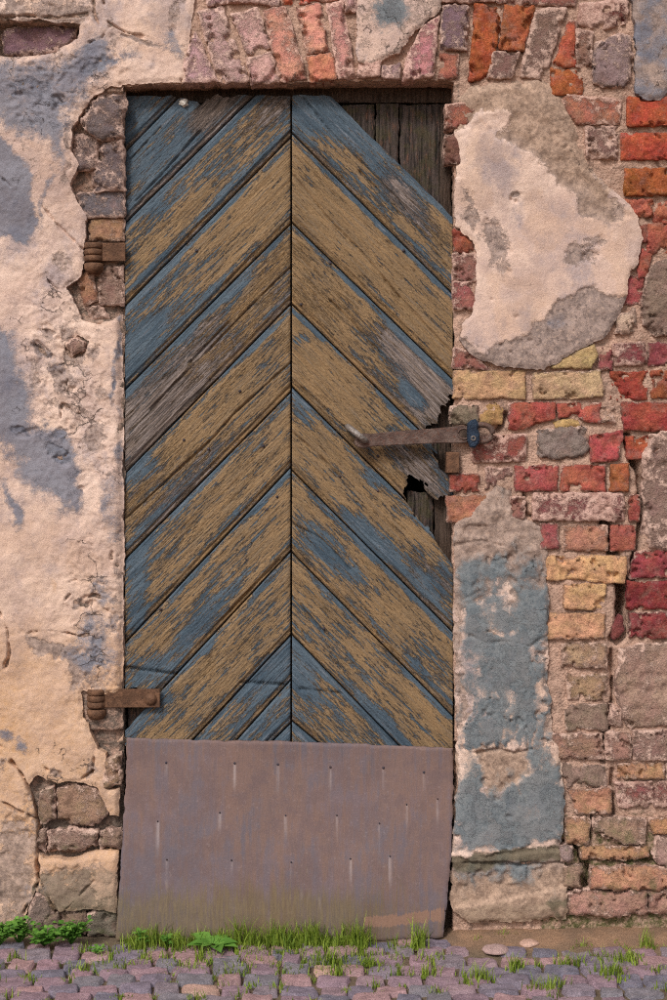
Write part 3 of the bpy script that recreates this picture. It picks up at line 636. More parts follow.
def left_masks(px, py, s):
    px, py = warp(px, py, 11, 42, 801)
    n = fbm(px, py, 40, 61, 4); n2 = fbm(px, py, 16, 67, 3)
    b = inpoly(px, py, [(-400, 328), (0, 326), (24, 333), (28, 372), (36, 392), (42, 424), (66, 432), (82, 452), (84, 492), (62, 506), (38, 494), (30, 458), (0, 444), (-400, 460)], 15)
    b = np.maximum(b, .95 * inpoly(px, py, [(-400, 128), (0, 130), (14, 146), (30, 172), (36, 205), (28, 238), (0, 238), (-400, 250)], 7))
    b = np.maximum(b, .78 * inpoly(px, py, [(-400, 62), (60, 60), (104, 44), (120, 70), (88, 100), (74, 118), (70, 150), (64, 172), (44, 150), (30, 138), (0, 132), (-400, 132)], 14))
    b = np.maximum(b, .6 * blob(px, py, 46, 200, 6, 40, 25)); b = np.maximum(b, .75 * blob(px, py, 12, 505, 7, 22))
    b = np.maximum(b, .8 * blob(px, py, 68, 500, 20, 22, 30)); b = np.maximum(b, .55 * blob(px, py, 112, 500, 10, 40)); b = np.maximum(b, .6 * blob(px, py, 98, 640, 22, 34, 30))
    b = np.maximum(b, .7 * blob(px, py, 4, 738, 6, 8)); b = np.maximum(b, .5 * blob(px, py, 20, 755, 8, 7, 30)); b = np.maximum(b, .5 * blob(px, py, 110, 590, 12, 22)); b = np.maximum(b, .58 * blob(px, py, 119, 420, 5, 120))
    b = np.maximum(b, .55 * blob(px, py, 24, 248, 30, 6)); b = np.maximum(b, .5 * blob(px, py, 130, 62, 16, 8)); b = np.maximum(b, .5 * blob(px, py, 176, 50, 8, 26))
    b = np.maximum(b, .45 * blob(px, py, 36, 890, 12, 16, 60)); b = np.maximum(b, .45 * blob(px, py, 45, 355, 14, 34, -40)) + .22 * n + .1 * n2 - .06
    c = .55 * inpoly(px, py, [(-400, -300), (95, -300), (92, 22), (60, 34), (-400, 28)], 8)          # bare render
    for v in ((.75, 52, 648, 26, 11, 10), (.75, 82, 665, 9, 34, -10), (.62, 100, 660, 16, 40, 0), (.6, 46, 352, 20, 9, 50), (.62, 40, 375, 14, 20, 20), (.62, 56, 400, 14, 24, 0), (.6, 60, 380, 10, 20, 0), (.55, 96, 250, 24, 20, 0), (.6, 62, 262, 18, 10, 60), (.6, 96, 350, 16, 16, 0),
              (.62, 92, 430, 14, 26, -30), (.55, 110, 470, 10, 20, 0), (.6, 60, 104, 16, 8, 10), (.7, 70, 160, 8, 50, 0), (.6, 100, 72, 26, 8, -20), (.62, 92, 602, 12, 8, 0), (.8, 15, 870, 28, 60, 0), (.7, 78, 888, 46, 26, 0), (.55, 0, 770, 10, 14, 0), (.6, 54, 772, 12, 6, 60), (.62, 88, 768, 6, 18, 20),
              (.6, 108, 740, 10, 16, 0), (.5, 150, 46, 36, 4, 20), (.55, 180, 20, 8, 30, 0), (.5, 120, 600, 6, 90, 0), (.5, 120, 400, 4, 120, 0), (.6, 114, 36, 8, 40, 0)):
        c = np.maximum(c, v[0] * blob(px, py, *v[1:]))
    for p in PITS: c = np.maximum(c, .8 * blob(px, py, *p))
    c = np.maximum(c, .46 * blob(px, py, 78, 400, 40, 120)); c = np.maximum(c, .44 * blob(px, py, 70, 270, 50, 50)); c = np.maximum(c, .40 * blob(px, py, 40, 110, 60, 70))
    c = c + .20 * n2 + .10 * n - .05
    w = .25 * sm(480, 640, py) + .55 * sm(600, 720, py) * (1 - .5 * sm(820, 900, py)) + .2 * sm(-.2, .6, n) + .5 * blob(px, py, 54, 588, 3, 7)
    d = .55 * sm(862, 872, py + 2 * n2) * (px > 38) * (px < 130) + .3 * sm(880, 935, py) + .25 * blob(px, py, 96, 730, 10, 14)
    d = d + .15 * sm(835, 900, py) * (px < 40)
    br = .45 * sm(740, 830, py) + .25 * sm(600, 640, py) * (px > 30)
    fz = np.maximum(np.maximum(blob(px, py, 66, 370, 34, 110, -12), blob(px, py, 95, 620, 30, 90)), np.maximum(.9 * blob(px, py, 60, 80, 70, 50), .8 * blob(px, py, 105, 440, 22, 90)))
    fz = np.maximum(np.maximum(fz, .8 * blob(px, py, 60, 780, 60, 50)), .15)
    return {'mask': (b, c, w, .40 * fz), 'mask2': (d, br, 0 * px)}
def H_left(px, py, s):
    m = left_masks(px, py, s)['mask']; bare = sm(.42, .6, m[1] + .15 * fbm(px, py, 7, 90, 3))
    h = bulge(px, py) + .013 + .0055 * fbm(px, py, 85, 11, 3) + .0022 * fbm(px, py, 20, 13, 4) + .0009 * fbm(px, py, 5, 15, 2)
    h = h - bare * (.0035 - .0035 * fbm(px, py, 11, 19, 4))
    fz = np.maximum(np.maximum(blob(px, py, 66, 370, 34, 110, -12), blob(px, py, 95, 620, 30, 90)), np.maximum(blob(px, py, 60, 80, 70, 40), .8 * blob(px, py, 105, 440, 22, 90)))
    rd = 1 - np.abs(fbm(px, py, 20, 23, 4, .6)); h = h + fz * (.0042 * sm(.60, .80, rd) - .003 + .0022 * fbm(px, py, 7, 29, 4, .6))
    for pts, w, dep in LC:
        d = line_dist(px, py, pts) + 1.6 * fbm(px, py, 12, 43, 3); h = h - 1.5 * dep * np.exp(-(np.maximum(d, 0) / (w * .7)) ** 2) * sm(-.5, .1, fbm(px, py, 18, 49, 3)) + .003 * sm(0, 1, d) * np.exp(-np.maximum(d, 0) / 5.0) * sm(-.1, .3, fbm(px, py, 40, 47, 2))
    for x, y, rx, ry, ro in PITS: h = h - .007 * sm(.35, .7, blob(px, py, x, y, rx, ry, ro, .6) * (1 + .8 * fbm(px, py, 8, 55, 4)))
    h = h - .012 * sm(864, 872, py + 2 * fbm(px, py, 14, 58, 2)) * (px > 39) * 0 - .002
    h = h + .010 * sm(850, 858, py) * (px > 38) + .006 * (px < 38) * sm(800, 812, py + 3 * fbm(px, py, 20, 59, 2))
    # shoulders: edges roll over a little, more towards the door
    h = h - .004 * (1 - sm(0, 5, s)) - .012 * (1 - sm(0, 9, 123.5 - px)) * (py > 300)
    return h
LEFT = [(-9, -9), (198, -9), (192, 40), (187, 86), (160, 87), (124, 88), (122.5, 300), (123.5, 560), (123, 760), (119, 800), (118, 935), (0, 938), (-9, 938)]
relief('plaster', LEFT, H_left, 1.2, 'plaster', wall, amp=1.2, nsc=18, seed=21, back=.02, masks=left_masks, holes=LEFT_HOLES, hole_amp=2.4, center=False)
for poly in ([(-340, -9), (-7.2, -9), (-7.2, 938), (-340, 938)], [(-340, -220), (640, -220), (640, -9), (-340, -9)]):
    relief('plaster', poly, lambda x, y, s: H_left(x, y, s + 20), 6.0, 'plaster', wall, amp=0, back=.0, masks=left_masks, center=False)

RP = [(455, 100), (470, 90), (500, 85), (535, 82), (552, 88), (563, 103), (572, 122), (580, 150), (590, 170), (606, 188), (625, 203), (637, 220), (641, 240), (637, 262), (628, 280), (625, 300), (617, 318), (604, 338), (588, 347), (569, 354), (556, 362), (542, 368), (515, 367), (501, 368), (484, 361), (469, 353), (458, 340), (461, 324), (474, 312), (476, 275), (474, 246), (464, 236), (454, 226), (454, 160)]
def rp_masks(px, py, s):
    px, py = warp(px, py, 9, 34, 811)
    n = fbm(px, py, 30, 161, 4); n2 = fbm(px, py, 12, 167, 3)
    c = .95 * inpoly(px, py, [(440, 70), (580, 70), (600, 190), (622, 215), (604, 222), (582, 214), (566, 186), (545, 168), (520, 156), (506, 148), (498, 140), (512, 130), (513, 116), (500, 107), (482, 110), (468, 122), (450, 130)], 8)
    c = np.maximum(c, .85 * inpoly(px, py, [(452, 330), (474, 340), (492, 347), (520, 340), (545, 318), (548, 302), (566, 296), (582, 288), (604, 295), (630, 290), (630, 380), (452, 380)], 6))
    c = np.maximum(c, .75 * blob(px, py, 498, 245, 16, 26, -35)); c = np.maximum(c, .7 * blob(px, py, 580, 260, 18, 12, -20)); c = np.maximum(c, .62 * blob(px, py, 470, 215, 8, 30, -10)); c = np.maximum(c, .7 * blob(px, py, 514, 201, 6, 5)); c = np.maximum(c, .5 * blob(px, py, 596, 245, 10, 6))
    c = c + .1 * n2 + .05 * n
    br = .9 * inpoly(px, py, [(440, 70), (580, 70), (610, 190), (604, 222), (566, 186), (510, 145), (440, 130)], 12)
    b = .5 * blob(px, py, 560, 310, 14, 10) * 0 + .35 * blob(px, py, 612, 226, 20, 5) + .45 * blob(px, py, 560, 318, 10, 16, 60)
    w = .25 * sm(0, .5, n)
    return {'mask': (b, c, w, .05 + .16 * br), 'mask2': (.2 * (py < 130) * sm(0, .4, n), br, 0 * px)}
RPITS = [(514, 202, 4, 2.5, 20), (512, 199, 2.5, 3, 0), (490, 300, 3, 2, 0), (516, 317, 3, 2.5, 0), (588, 257, 7, 6, 20), (556, 142, 10, 6, 30), (500, 346, 2, 2, 0), (510, 352, 2, 2, 0), (530, 340, 2, 2, 0)]
def H_rp(px, py, s):
    m = rp_masks(px, py, s); bare = sm(.42, .58, m['mask'][1] + .2 * fbm(px, py, 7, 190, 3)); br = m['mask2'][1]
    h = bulge(px, py) * .9 + .022 + .004 * fbm(px, py, 70, 111, 3) + .0013 * fbm(px, py, 18, 113, 4) - bare * (.004 - .002 * fbm(px, py, 10, 119, 4)) - br * (.006 - .006 * fbm(px, py, 14, 121, 4))
    for x, y, rx, ry, ro in RPITS: h = h - .006 * sm(.35, .7, blob(px, py, x, y, rx, ry, ro, .7) * (1 + .8 * fbm(px, py, 6, 155, 3)))
    return h - .004 * (1 - sm(0, 4, s)) - .008 * (1 - sm(0, 10, s)) * (py < 180)
relief('plaster', RP, H_rp, 1.45, 'plaster', wall, amp=1.8, nsc=16, seed=33, back=.0, masks=rp_masks, center=False)

PP = [(454, 524), (466, 518), (478, 506), (486, 494), (497, 487), (510, 491), (513, 514), (528, 520), (543, 530), (549, 552), (547, 580), (549, 612), (546, 640), (549, 690), (552, 728), (560, 758), (564, 800), (561, 842), (566, 880), (565, 917), (500, 920), (470, 920), (459, 912), (449, 904), (451, 870), (453, 840), (457, 780), (456, 700), (454, 640)]
def pp_masks(px, py, s):
    px, py = warp(px, py, 7, 30, 821)
    n = fbm(px, py, 30, 261, 4); n2 = fbm(px, py, 12, 267, 3)
    b = .74 * inpoly(px, py, [(462, 606), (480, 596), (496, 582), (504, 570), (516, 580), (528, 588), (548, 578), (552, 740), (534, 748), (512, 750), (486, 748), (470, 752), (462, 735)], 8)
    b = np.maximum(b, .78 * inpoly(px, py, [(456, 778), (470, 772), (500, 800), (520, 790), (532, 766), (552, 760), (566, 800), (562, 840), (540, 846), (456, 846)], 7))
    b = np.maximum(b, .45 * blob(px, py, 500, 870, 40, 14)); b = np.maximum(b, .50 * inpoly(px, py, [(460, 560), (546, 556), (552, 760), (562, 845), (456, 845)], 14)); b = b - .45 * inpoly(px, py, [(474, 752), (500, 748), (530, 750), (532, 770), (516, 788), (500, 796), (486, 780)], 5) - .3 * blob(px, py, 500, 632, 45, 3, -6) - .35 * blob(px, py, 510, 590, 8, 26) - .4 * blob(px, py, 540, 700, 8, 40) - .3 * (np.abs(np.sin(px * .35 + n * 3)) ** 6) * sm(680, 720, py) * (py < 750)
    b = b + .16 * n2 + .2 * n + .07 + .16 * fbm(px * 3, py * .35, 24, 277, 3)
    c = np.maximum(.46 + .34 * (1 - sm(560, 630, py)) + .22 * n2, .9 * inpoly(px, py, [(474, 752), (500, 748), (530, 750), (532, 770), (516, 788), (500, 796), (486, 780)], 5))
    c = np.maximum(c, .75 * sm(846, 854, py)); c = np.maximum(c, .6 * blob(px, py, 458, 700, 5, 160)); c = np.maximum(c, .6 * blob(px, py, 548, 700, 5, 90))
    d = .8 * inpoly(px, py, [(448, 850), (566, 848), (566, 861), (448, 864)], 3) + .22 * sm(855, 900, py) + .35 * sm(0.1, .6, n) * sm(840, 870, py) + .25 * (py > 896) * sm(896, 904, py + .12 * (px - 500))
    br = .35 + .55 * sm(748, 752, py) * (py < 800) + .75 * sm(860, 880, py)
    w = .25 * sm(-.1, .5, n)
    return {'mask': (b, c, w, .2 * (py < 620) + .1 * (py > 740)), 'mask2': (d, br, 1 + 0 * px)}
PCR = [([(455, 545), (480, 540), (500, 545), (520, 541)], .9, .006), ([(470, 635), (486, 642), (505, 640), (530, 645), (548, 634)], 1.0, .006), ([(478, 752), (496, 748), (514, 752), (532, 748)], 1.3, .009), ([(482, 760), (496, 774), (504, 786)], .9, .006), ([(450, 862), (480, 861), (520, 863), (562, 861)], 1.5, .016), ([(450, 849), (500, 852), (562, 848)], .9, .007), ([(460, 600), (480, 590), (500, 596)], .8, .004)]
PPITS = [(487, 712, 7, 4, 10), (519, 721, 4, 5, 0), (508, 815, 3, 2, 0), (500, 560, 12, 8, 0), (478, 530, 14, 6, 0), (484, 780, 5, 4, 0)]
def H_pp(px, py, s):
    m = pp_masks(px, py, s); c = sm(.45, .6, m['mask'][1] + .15 * fbm(px, py, 7, 290, 3)); bl = sm(.42, .58, m['mask'][0] + .2 * fbm(px, py, 8, 291, 3))
    h = .017 + .004 * fbm(px, py, 70, 211, 3) + .0016 * fbm(px, py, 16, 213, 4) + .0007 * fbm(px, py, 5, 214, 2) - c * (1 - bl) * (.005 - .005 * fbm(px, py, 12, 219, 4)) + .0014 * bl
    for pts, w, dep in PCR:
        d = line_dist(px, py, pts) + 1.5 * fbm(px, py, 12, 243, 3); h = h - dep * np.exp(-(np.maximum(d, 0) / w) ** 2)
    for x, y, rx, ry, ro in PPITS: h = h - .007 * sm(.35, .7, blob(px, py, x, y, rx, ry, ro, .5) * (1 + .8 * fbm(px, py, 6, 255, 3)))
    h = h + .008 * inpoly(px, py, [(448, 849), (566, 847), (566, 861), (448, 863)], 1.5) + .004 * sm(866, 900, py) + .006 * sm(894, 898, py + .18 * (px - 510))
    return h - .005 * (1 - sm(0, 4, s))
relief('plaster', PP, H_pp, 1.45, 'plaster', wall, amp=1.8, nsc=16, seed=44, back=.0, masks=pp_masks, center=False)

def small_masks(px, py, s):
    px, py = warp(px, py, 8, 26, 831)
    n = fbm(px, py, 22, 361, 4)
    b = np.where(px > 560, .42 + .3 * n, .95 * blob(px, py, 388, 16, 18, 15) + .3 * blob(px, py, 384, 40, 16, 8)); c = np.where(px > 560, .75, .42) + .15 * n
    return {'mask': (b, c, 0 * px, .25 + 0 * px), 'mask2': (0 * px, .15 + 0 * px, np.where(px < 560, .9, 0.0))}
def H_small(px, py, s): return bulge(px, py) + .022 + .003 * fbm(px, py, 40, 311, 3) + .0016 * fbm(px, py, 12, 313, 4) - .006 * (1 - sm(0, 4, s))
for i, pl in enumerate(([(626, -9), (900, -9), (900, 60), (760, 90), (690, 96), (667, 92), (655, 104), (642, 104), (631, 96), (632, 60), (631, 27)],
                        [(357, -9), (356, 50), (358, 66), (372, 72), (384, 62), (397, 58), (408, 44), (418, 32), (438, 17), (447, -9)])):
    relief('plaster', pl, H_small, 1.6, 'plaster', wall, amp=1.6, nsc=14, seed=60 + i, back=-.02, masks=small_masks, center=False)

# ------------------------------------------------------------ the door
door = tag(empty('wooden_door', (WX(291), .02, .02)), 'weathered chevron plank door with flaking ochre and blue paint', 'door')
door_inv = Matrix.Translation(-Vector((WX(291), .02, .02)))
def dpart(o):
    o.parent = door; o.matrix_parent_inverse = door_inv; return o
XL, XC, XR = 124.5, 291.0, 453.0
def ln(x0, y0, x1, y1): return lambda x: y0 + (y1 - y0) * (x - x0) / (x1 - x0)
LL = [ln(127, 148, 177, 97), ln(127, 219.6, 249.6, 98.5), ln(125, 304.5, 291, 135.5), ln(125.7, 388, 291, 222.5), ln(125.7, 472, 291, 303), ln(127, 557, 291, 391.5), ln(128.5, 639.5, 291, 467),
      ln(164, 688, 291, 551.5), ln(195.5, 738, 291, 635.5), ln(238, 740, 291, 681), ln(275, 740, 291, 724)]
RL = [ln(340, 104, 451, 214), ln(291, 131, 454, 294), ln(291, 221, 454, 380), ln(291, 303, 453, 463), ln(291, 386, 431, 525.6), ln(291, 470, 451, 631), ln(291, 552.3, 452, 716.5), ln(291, 635, 397, 745), ln(291, 722, 314, 741)]
CRK_L = [[(291, 266), (252, 304), (214, 344), (173, 385), (150, 410)], [(290, 363), (260, 390), (232.5, 415), (215, 436), (195.5, 454), (167, 480), (147, 499), (126, 518)], [(160, 126), (130, 158)], [(200, 130), (160, 175), (135, 200)], [(124, 668), (150, 671), (176, 675)], [(240, 683), (262, 684), (290, 686)], [(230, 320), (190, 362)], [(280, 560), (220, 622)]]
CRK_R = [[(304, 97), (330, 130), (351, 151), (394, 194), (420, 230), (448, 268)], [(293, 174), (330, 220), (371, 262), (402, 299)], [(385, 280), (410, 308), (454, 354)], [(290, 377), (320, 404), (348, 431), (370, 455)], [(290, 431), (315, 452), (340, 476.6)], [(291, 524), (312, 534), (322.7, 540), (350, 570)], [(291, 596), (330, 640)], [(300, 690), (340, 694)], [(360, 170), (400, 214)], [(330, 300), (400, 372)]]
CUT = [[(447, 396), (460, 396), (460, 488), (453, 482), (440, 464), (432, 452), (428, 442), (425, 433), (430, 425), (436, 418), (441, 408)],
       [(404, 479), (411, 476), (424, 486), (437, 497), (453, 496), (460, 500), (460, 566), (451, 562), (434, 541), (431, 527), (418, 515), (405, 497)],
       [(100, 689), (163, 689), (152, 704), (126, 730), (100, 740)]]
def top_edge(x): return 94.5 + 1.2 * fbm(x, x * 0, 9, 71, 3) + 6 * blob(x, x * 0, 205, 0, 26, 1, 0, .3) * (.6 + .8 * fbm(x, x * 0, 10, 72, 3)) + np.where(x > 318, .0, 0)
def bot_edge(x): return 747 + (x - 125) * .03
def board(k, side, top, bot, och, blu, dirt_dark, grad=0.0, extra=None):
    x0, x1 = (XL, XC - .9) if side < 0 else (XC + .9, XR)
    nc = 104; xs = np.linspace(x0, x1, nc)
    yt = (top(xs) + .9) if top else np.full(nc, -1e3); yb = (bot(xs) - .9) if bot else np.full(nc, 1e4)
    y0 = np.maximum(yt, top_edge(xs)); y1 = np.minimum(yb, bot_edge(xs)); ok = (y1 - y0) > .8
    if side > 0 and k == 0: y0 = np.maximum(y0, np.where(xs > 316, RL[0](xs) + 1.0 * fbm(xs, xs * 0, 14, 5, 3), y0)); ok = (y1 - y0) > .8
    nr = int(max(10, (y1 - y0).max() / 1.3)); t = np.linspace(0, 1, nr)[:, None]
    X = np.broadcast_to(xs, (nr, nc)).copy(); Y = y0 + (y1 - y0) * t
    tl = top(xs) if top else (RL[0](xs) if side > 0 else bot(xs) - 85); bl = bot(xs) if bot else tl + 84
    if side > 0 and k == 0: tl = np.where(xs > 316, RL[0](xs), bl - 82)
    dt = (Y - tl) * .70; db = (bl - Y) * .70
    ang = math.pi / 4 * (1 if side > 0 else -1)
    U = X * math.cos(ang) + Y * math.sin(ang); W = -X * math.sin(ang) + Y * math.cos(ang)
    r = random.Random(k * 13 + side + 50); off = r.uniform(-.0025, .0025); sd_ = r.randrange(900)
    h = off + .0011 * fbm(U * .10, W, 3.2, sd_, 3) + .0012 * fbm(U * .12, W, 12, sd_ + 3, 3)
    if bot or k == 0: h = h
    h = h - .007 * (1 - sm(0, 1.8, dt)) - .003 * (1 - sm(4.5, 5.6, dt)) - .0025 * np.exp(-((dt - 5.4) / .7) ** 2)
    h = h - .009 * (1 - sm(0, 2.0, db)) - .004 * (1 - sm(5.0, 6.2, db)) - .002 * np.exp(-((db - 3.6) / .7) ** 2)
    h = h - .004 * (1 - sm(0, 1.6, np.abs(X - XC) - .9))
    for c in (CRK_L if side < 0 else CRK_R):
        d = line_dist(X, Y, c) + .6 * fbm(X, Y, 8, 83, 3); h = h - .010 * np.exp(-(np.maximum(d, 0) / .9) ** 2)
    def cutd(x, y):
        u = x * math.cos(ang) + y * math.sin(ang); w = -x * math.sin(ang) + y * math.cos(ang); r_ = np.full(x.shape, 9.0)
        for c in CUT: r_ = np.minimum(r_, poly_sdf(x, y, c) + (4.2 if c is not CUT[2] else 1.2) * fbm(u * .22, w, 5.0, 19, 3))
        return r_
    s = cutd(X, Y); Xs, Ys = X.copy(), Y.copy()
    if s.min() < 0:
        for _ in range(3):
            s_ = cutd(Xs, Ys); gx = (cutd(Xs + .3, Ys) - s_) / .3; gy = (cutd(Xs, Ys + .3) - s_) / .3; g2 = gx * gx + gy * gy + .05
            mv = np.where((s < 0) & (s_ < 0), np.clip(-s_, 0, 1.2), 0); Xs = np.clip(Xs + gx / g2 * mv, X - 1.8, X + 1.8); Ys = np.clip(Ys + gy / g2 * mv, Y - 1.6, Y + 1.6)
    V = np.stack([WX(Xs), .014 - h, WZ(Ys)], -1).reshape(-1, 3)
    kp = np.broadcast_to((ok[:-1] & ok[1:]), (nr - 1, nc - 1)) & ((s[:-1, :-1] > 0) | (s[1:, 1:] > 0) | (s[:-1, 1:] > 0) | (s[1:, :-1] > 0))
    ii, jj = np.nonzero(kp); a = ii * nc + jj
    Q = np.stack([a, a + nc, a + nc + 1, a + 1], 1)
    gr = np.stack([U * S + k * 3.1 + side * 7.7, W * S, 0 * U], -1).reshape(-1, 3)
    u01 = (X - XL) / (XR - XL)
    o = och + .05 + grad * ((X - (x0 + x1) / 2) / 83) + .16 * fbm(U * .3, W, 14, sd_ + 9, 3) - .50 * (1 - sm(3.5, 8.5, dt)) * (.8 + .6 * fbm(U * .15, W, 8, sd_ + 29, 3)) - .30 * np.exp(-((db - 8.5) / 3) ** 2) * (.7 + .7 * fbm(U * .15, W, 8, sd_ + 39, 3))
    b = blu + .12 * fbm(U * .3, W, 16, sd_ + 19, 3) + .35 * (1 - sm(5, 9, dt)) - .3 * (1 - sm(3, 7, db))
    d = dirt_dark + .25 * (1 - sm(4, 7, db)) + .35 * (1 - sm(0, 14, s)) + .25 * (1 - sm(0, 14, Y - 95))
    if extra:
        for (x, y, rx, ry, ro, do, db_, dd) in extra:
            e = blob(X, Y, x, y, rx, ry, ro); o = o + do * e; b = b + db_ * e; d = d + dd * e
    M = np.stack([np.clip(o, 0, 1), np.clip(b, 0, 1), np.clip(d, 0, 1), np.ones_like(o)], -1).reshape(-1, 4)
    at = {'grain': ('FLOAT_VECTOR', gr), 'mask': ('FLOAT_COLOR', M)}
    V, Q, at = compact(V, Q, at); V, Q, at = solidify(V, Q, .036, at)
    return dpart(link('board', np_mesh('board', V, Q, at), 'wood'))
BL = [(None, LL[0], .30, .8, 0, 0, None), (LL[0], LL[1], .14, .75, .12, .0, [(215, 104, 34, 12, -45, -.3, -.5, .7)]), (LL[1], LL[2], .42, .78, .05, .0, [(200, 200, 90, 10, -45, .25, 0, 0), (150, 280, 30, 10, -45, .2, 0, 0), (270, 110, 30, 14, -45, -.2, -.4, .3)]),
      (LL[2], LL[3], .56, .8, 0, .22, [(140, 350, 26, 24, -45, -.2, .1, 0), (160, 320, 30, 8, -45, -.3, .2, 0)]), (LL[3], LL[4], .44, .45, .2, .22, [(230, 290, 26, 12, -45, -.4, .5, 0), (170, 400, 50, 24, -45, -.25, -.2, .3), (150, 345, 20, 8, -45, -.3, .3, 0)]),
      (LL[4], LL[5], .66, .6, .05, .06, [(180, 490, 60, 9, -45, -.2, 0, .25), (140, 470, 16, 10, -45, -.3, .3, 0)]), (LL[5], LL[6], .64, .72, .02, .05, [(136, 600, 10, 50, 0, -.4, .3, 0), (165, 620, 70, 7, -45, -.35, .2, 0), (140, 560, 20, 8, -45, -.4, .3, 0)]),
      (LL[6], LL[7], .62, .74, .03, .02, [(200, 620, 90, 6, -45, -.35, .2, 0), (150, 670, 26, 18, 0, -.3, .1, .15)]), (LL[7], LL[8], .68, .7, 0, .0, [(268, 668, 40, 7, -45, -.6, .5, .1), (150, 720, 40, 6, -45, -.4, .4, 0)]),
      (LL[8], LL[9], .42, .85, 0, -.1, [(270, 660, 30, 12, -45, -.6, .5, .3)]), (LL[9], LL[10], .5, .8, 0, -.1, None), (LL[10], None, .2, .7, .1, 0, None)]
for k, (a, b, o_, bl_, d_, g_, ex) in enumerate(BL): board(k, -1, a, b, o_, bl_, d_, g_, ex)
BRD = [(None, RL[1], .58, .78, .0, .06, [(345, 125, 50, 12, 45, -.6, .3, 0), (395, 190, 30, 18, 45, -.35, -.3, .1), (420, 215, 40, 14, 45, -.2, -.2, .3), (310, 110, 26, 22, 45, -.45, .3, 0)]), (RL[1], RL[2], .80, .7, .0, -.03, [(370, 210, 90, 5, 45, -.5, .2, 0), (430, 290, 24, 18, 45, -.2, 0, .2)]),
       (RL[2], RL[3], .62, .6, .05, -.28, [(410, 360, 40, 14, 45, -.6, -.3, 0), (415, 395, 16, 7, 45, -.6, .6, -.2), (430, 400, 24, 20, 45, -.4, -.4, .3)]), (RL[3], RL[4], .74, .7, .02, -.12, [(300, 340, 10, 6, 0, -.5, .3, 0), (420, 470, 40, 14, 45, -.5, -.4, .35)]),
       (RL[4], RL[5], .70, .75, .0, -.12, [(368, 538, 34, 11, 40, -.75, .6, 0), (300, 412, 16, 10, 45, -.5, .3, 0), (425, 580, 40, 20, 45, -.35, -.25, .3), (430, 590, 24, 10, 45, 0, .3, 0), (365, 475, 20, 5, 45, -.4, .3, 0)]), (RL[5], RL[6], .66, .75, .0, -.02, [(330, 555, 50, 12, 45, -.4, .3, 0), (430, 665, 30, 14, 45, -.25, .1, .1)]),
       (RL[6], RL[7], .68, .78, .0, -.04, [(330, 640, 70, 7, 45, -.2, .1, 0), (380, 720, 40, 6, 45, -.5, .4, 0)]), (RL[7], RL[8], .46, .8, .0, -.06, [(310, 690, 26, 20, 45, -.2, .2, .1), (300, 670, 20, 14, 45, -.4, .3, 0)]), (RL[8], None, .3, .7, .1, 0, None)]
for k, (a, b, o_, bl_, d_, g_, ex) in enumerate(BRD): board(k, 1, a, b, o_, bl_, d_, g_, ex)

# upright planks behind the chevron boards
pr = random.Random(9); xe = [125, 176, 232, 288, 340, 376, 400, 434]; tops = [112, 110, 108, 104, 101, 100, 101]
for i in range(7):
    x0, x1 = xe[i] + .8, xe[i + 1] - .8
    yb = 476 if i == 5 else (938)
    ztop = tops[i]
    dq = pr.uniform(0, .004)
    def Hp(x, y, s, dq=dq, i=i): return -.042 - dq + .004 * fbm(x, y * .06, 5, 400 + i, 4, .6) - .004 * (1 - sm(0, 2, s))
    if i == 6:
        dpart(relief('back_plank', [(x0, ztop), (x1 + 8, ztop), (x1 + 8, 462), (x0, 462)], Hp, 2.2, 'dark_plank', None, amp=.8, nsc=8, seed=i, back=.07, center=False))
        dpart(relief('back_plank', [(408, 492), (434, 494), (434, 938), (408, 938)], Hp, 3.0, 'dark_plank', None, amp=.8, nsc=8, seed=i + 3, back=.07, center=False))
    else:
        dpart(relief('back_plank', [(x0, ztop), (x1, ztop), (x1, yb), (x0, yb)], Hp, 2.2 if i > 2 else 4.0, 'dark_plank', None, amp=.8, nsc=8, seed=i, back=.07, center=False))

# sheet nailed over the foot of the door
SH = [(126.5, 738.5), (210, 740.5), (291, 741.5), (370, 745), (453.5, 748.5), (453, 790), (450.5, 850), (446, 900), (442.5, 934), (400, 936), (330, 937), (230, 937), (118, 936.5), (119.5, 900), (123, 830), (125.5, 780)]
NAILS = [(110 + x / 1.906, 730 + y / 1.906) for x, y in ((107, 62), (238, 62), (320, 65), (420, 70), (521, 72), (598, 80), (92, 172), (210, 155), (335, 160), (432, 160), (513, 175), (565, 140), (624, 130), (110, 243), (233, 243), (346, 246), (458, 240), (533, 235))]
def sheet_h(px, py): return .0025 + .036 * sm(740, 950, py) + .005 * fbm(px, py, 120, 501, 2) + .0022 * fbm(px, py, 45, 502, 2) + .004 * np.exp(-((px - 452) / 12) ** 2) * fbm(px * 0, py, 60, 503, 2) + .004 * np.cos((px - 291) / 52.0) * sm(800, 940, py)
def sheet_m(px, py, s):
    n = fbm(px, py, 40, 505, 3); st = 0 * px
    for i, (x, y) in enumerate(NAILS):
        L = 17 + 12 * ((i * 37) % 7) / 7; st = np.maximum(st, np.exp(-((px - x) / (1.25 + .6 * sm(0, L, py - y))) ** 2) * sm(-2, 1, py - y) * np.exp(-(np.maximum(py - y, 0) / (1.15 * L)) ** 2) * (.55 + .45 * ((i * 29) % 5) / 4))
    st = np.maximum(st, .3 * sm(.2, .7, fbm(px * 6, py * .5, 20, 515, 2)) * blob(px, py, 325, 895, 60, 14))
    g = .95 * sm(858, 918, py + 14 * n) * (1 - .75 * sm(330, 420, px)) + .25 * sm(800, 920, py)
    r = .8 * inpoly(px, py, [(362, 912), (400, 910), (443, 903), (443, 918), (380, 924), (364, 922)], 3)
    st = st * (.95 + .35 * fbm(px, py, 14, 517, 2))
    return {'mask': (st, g, r)}
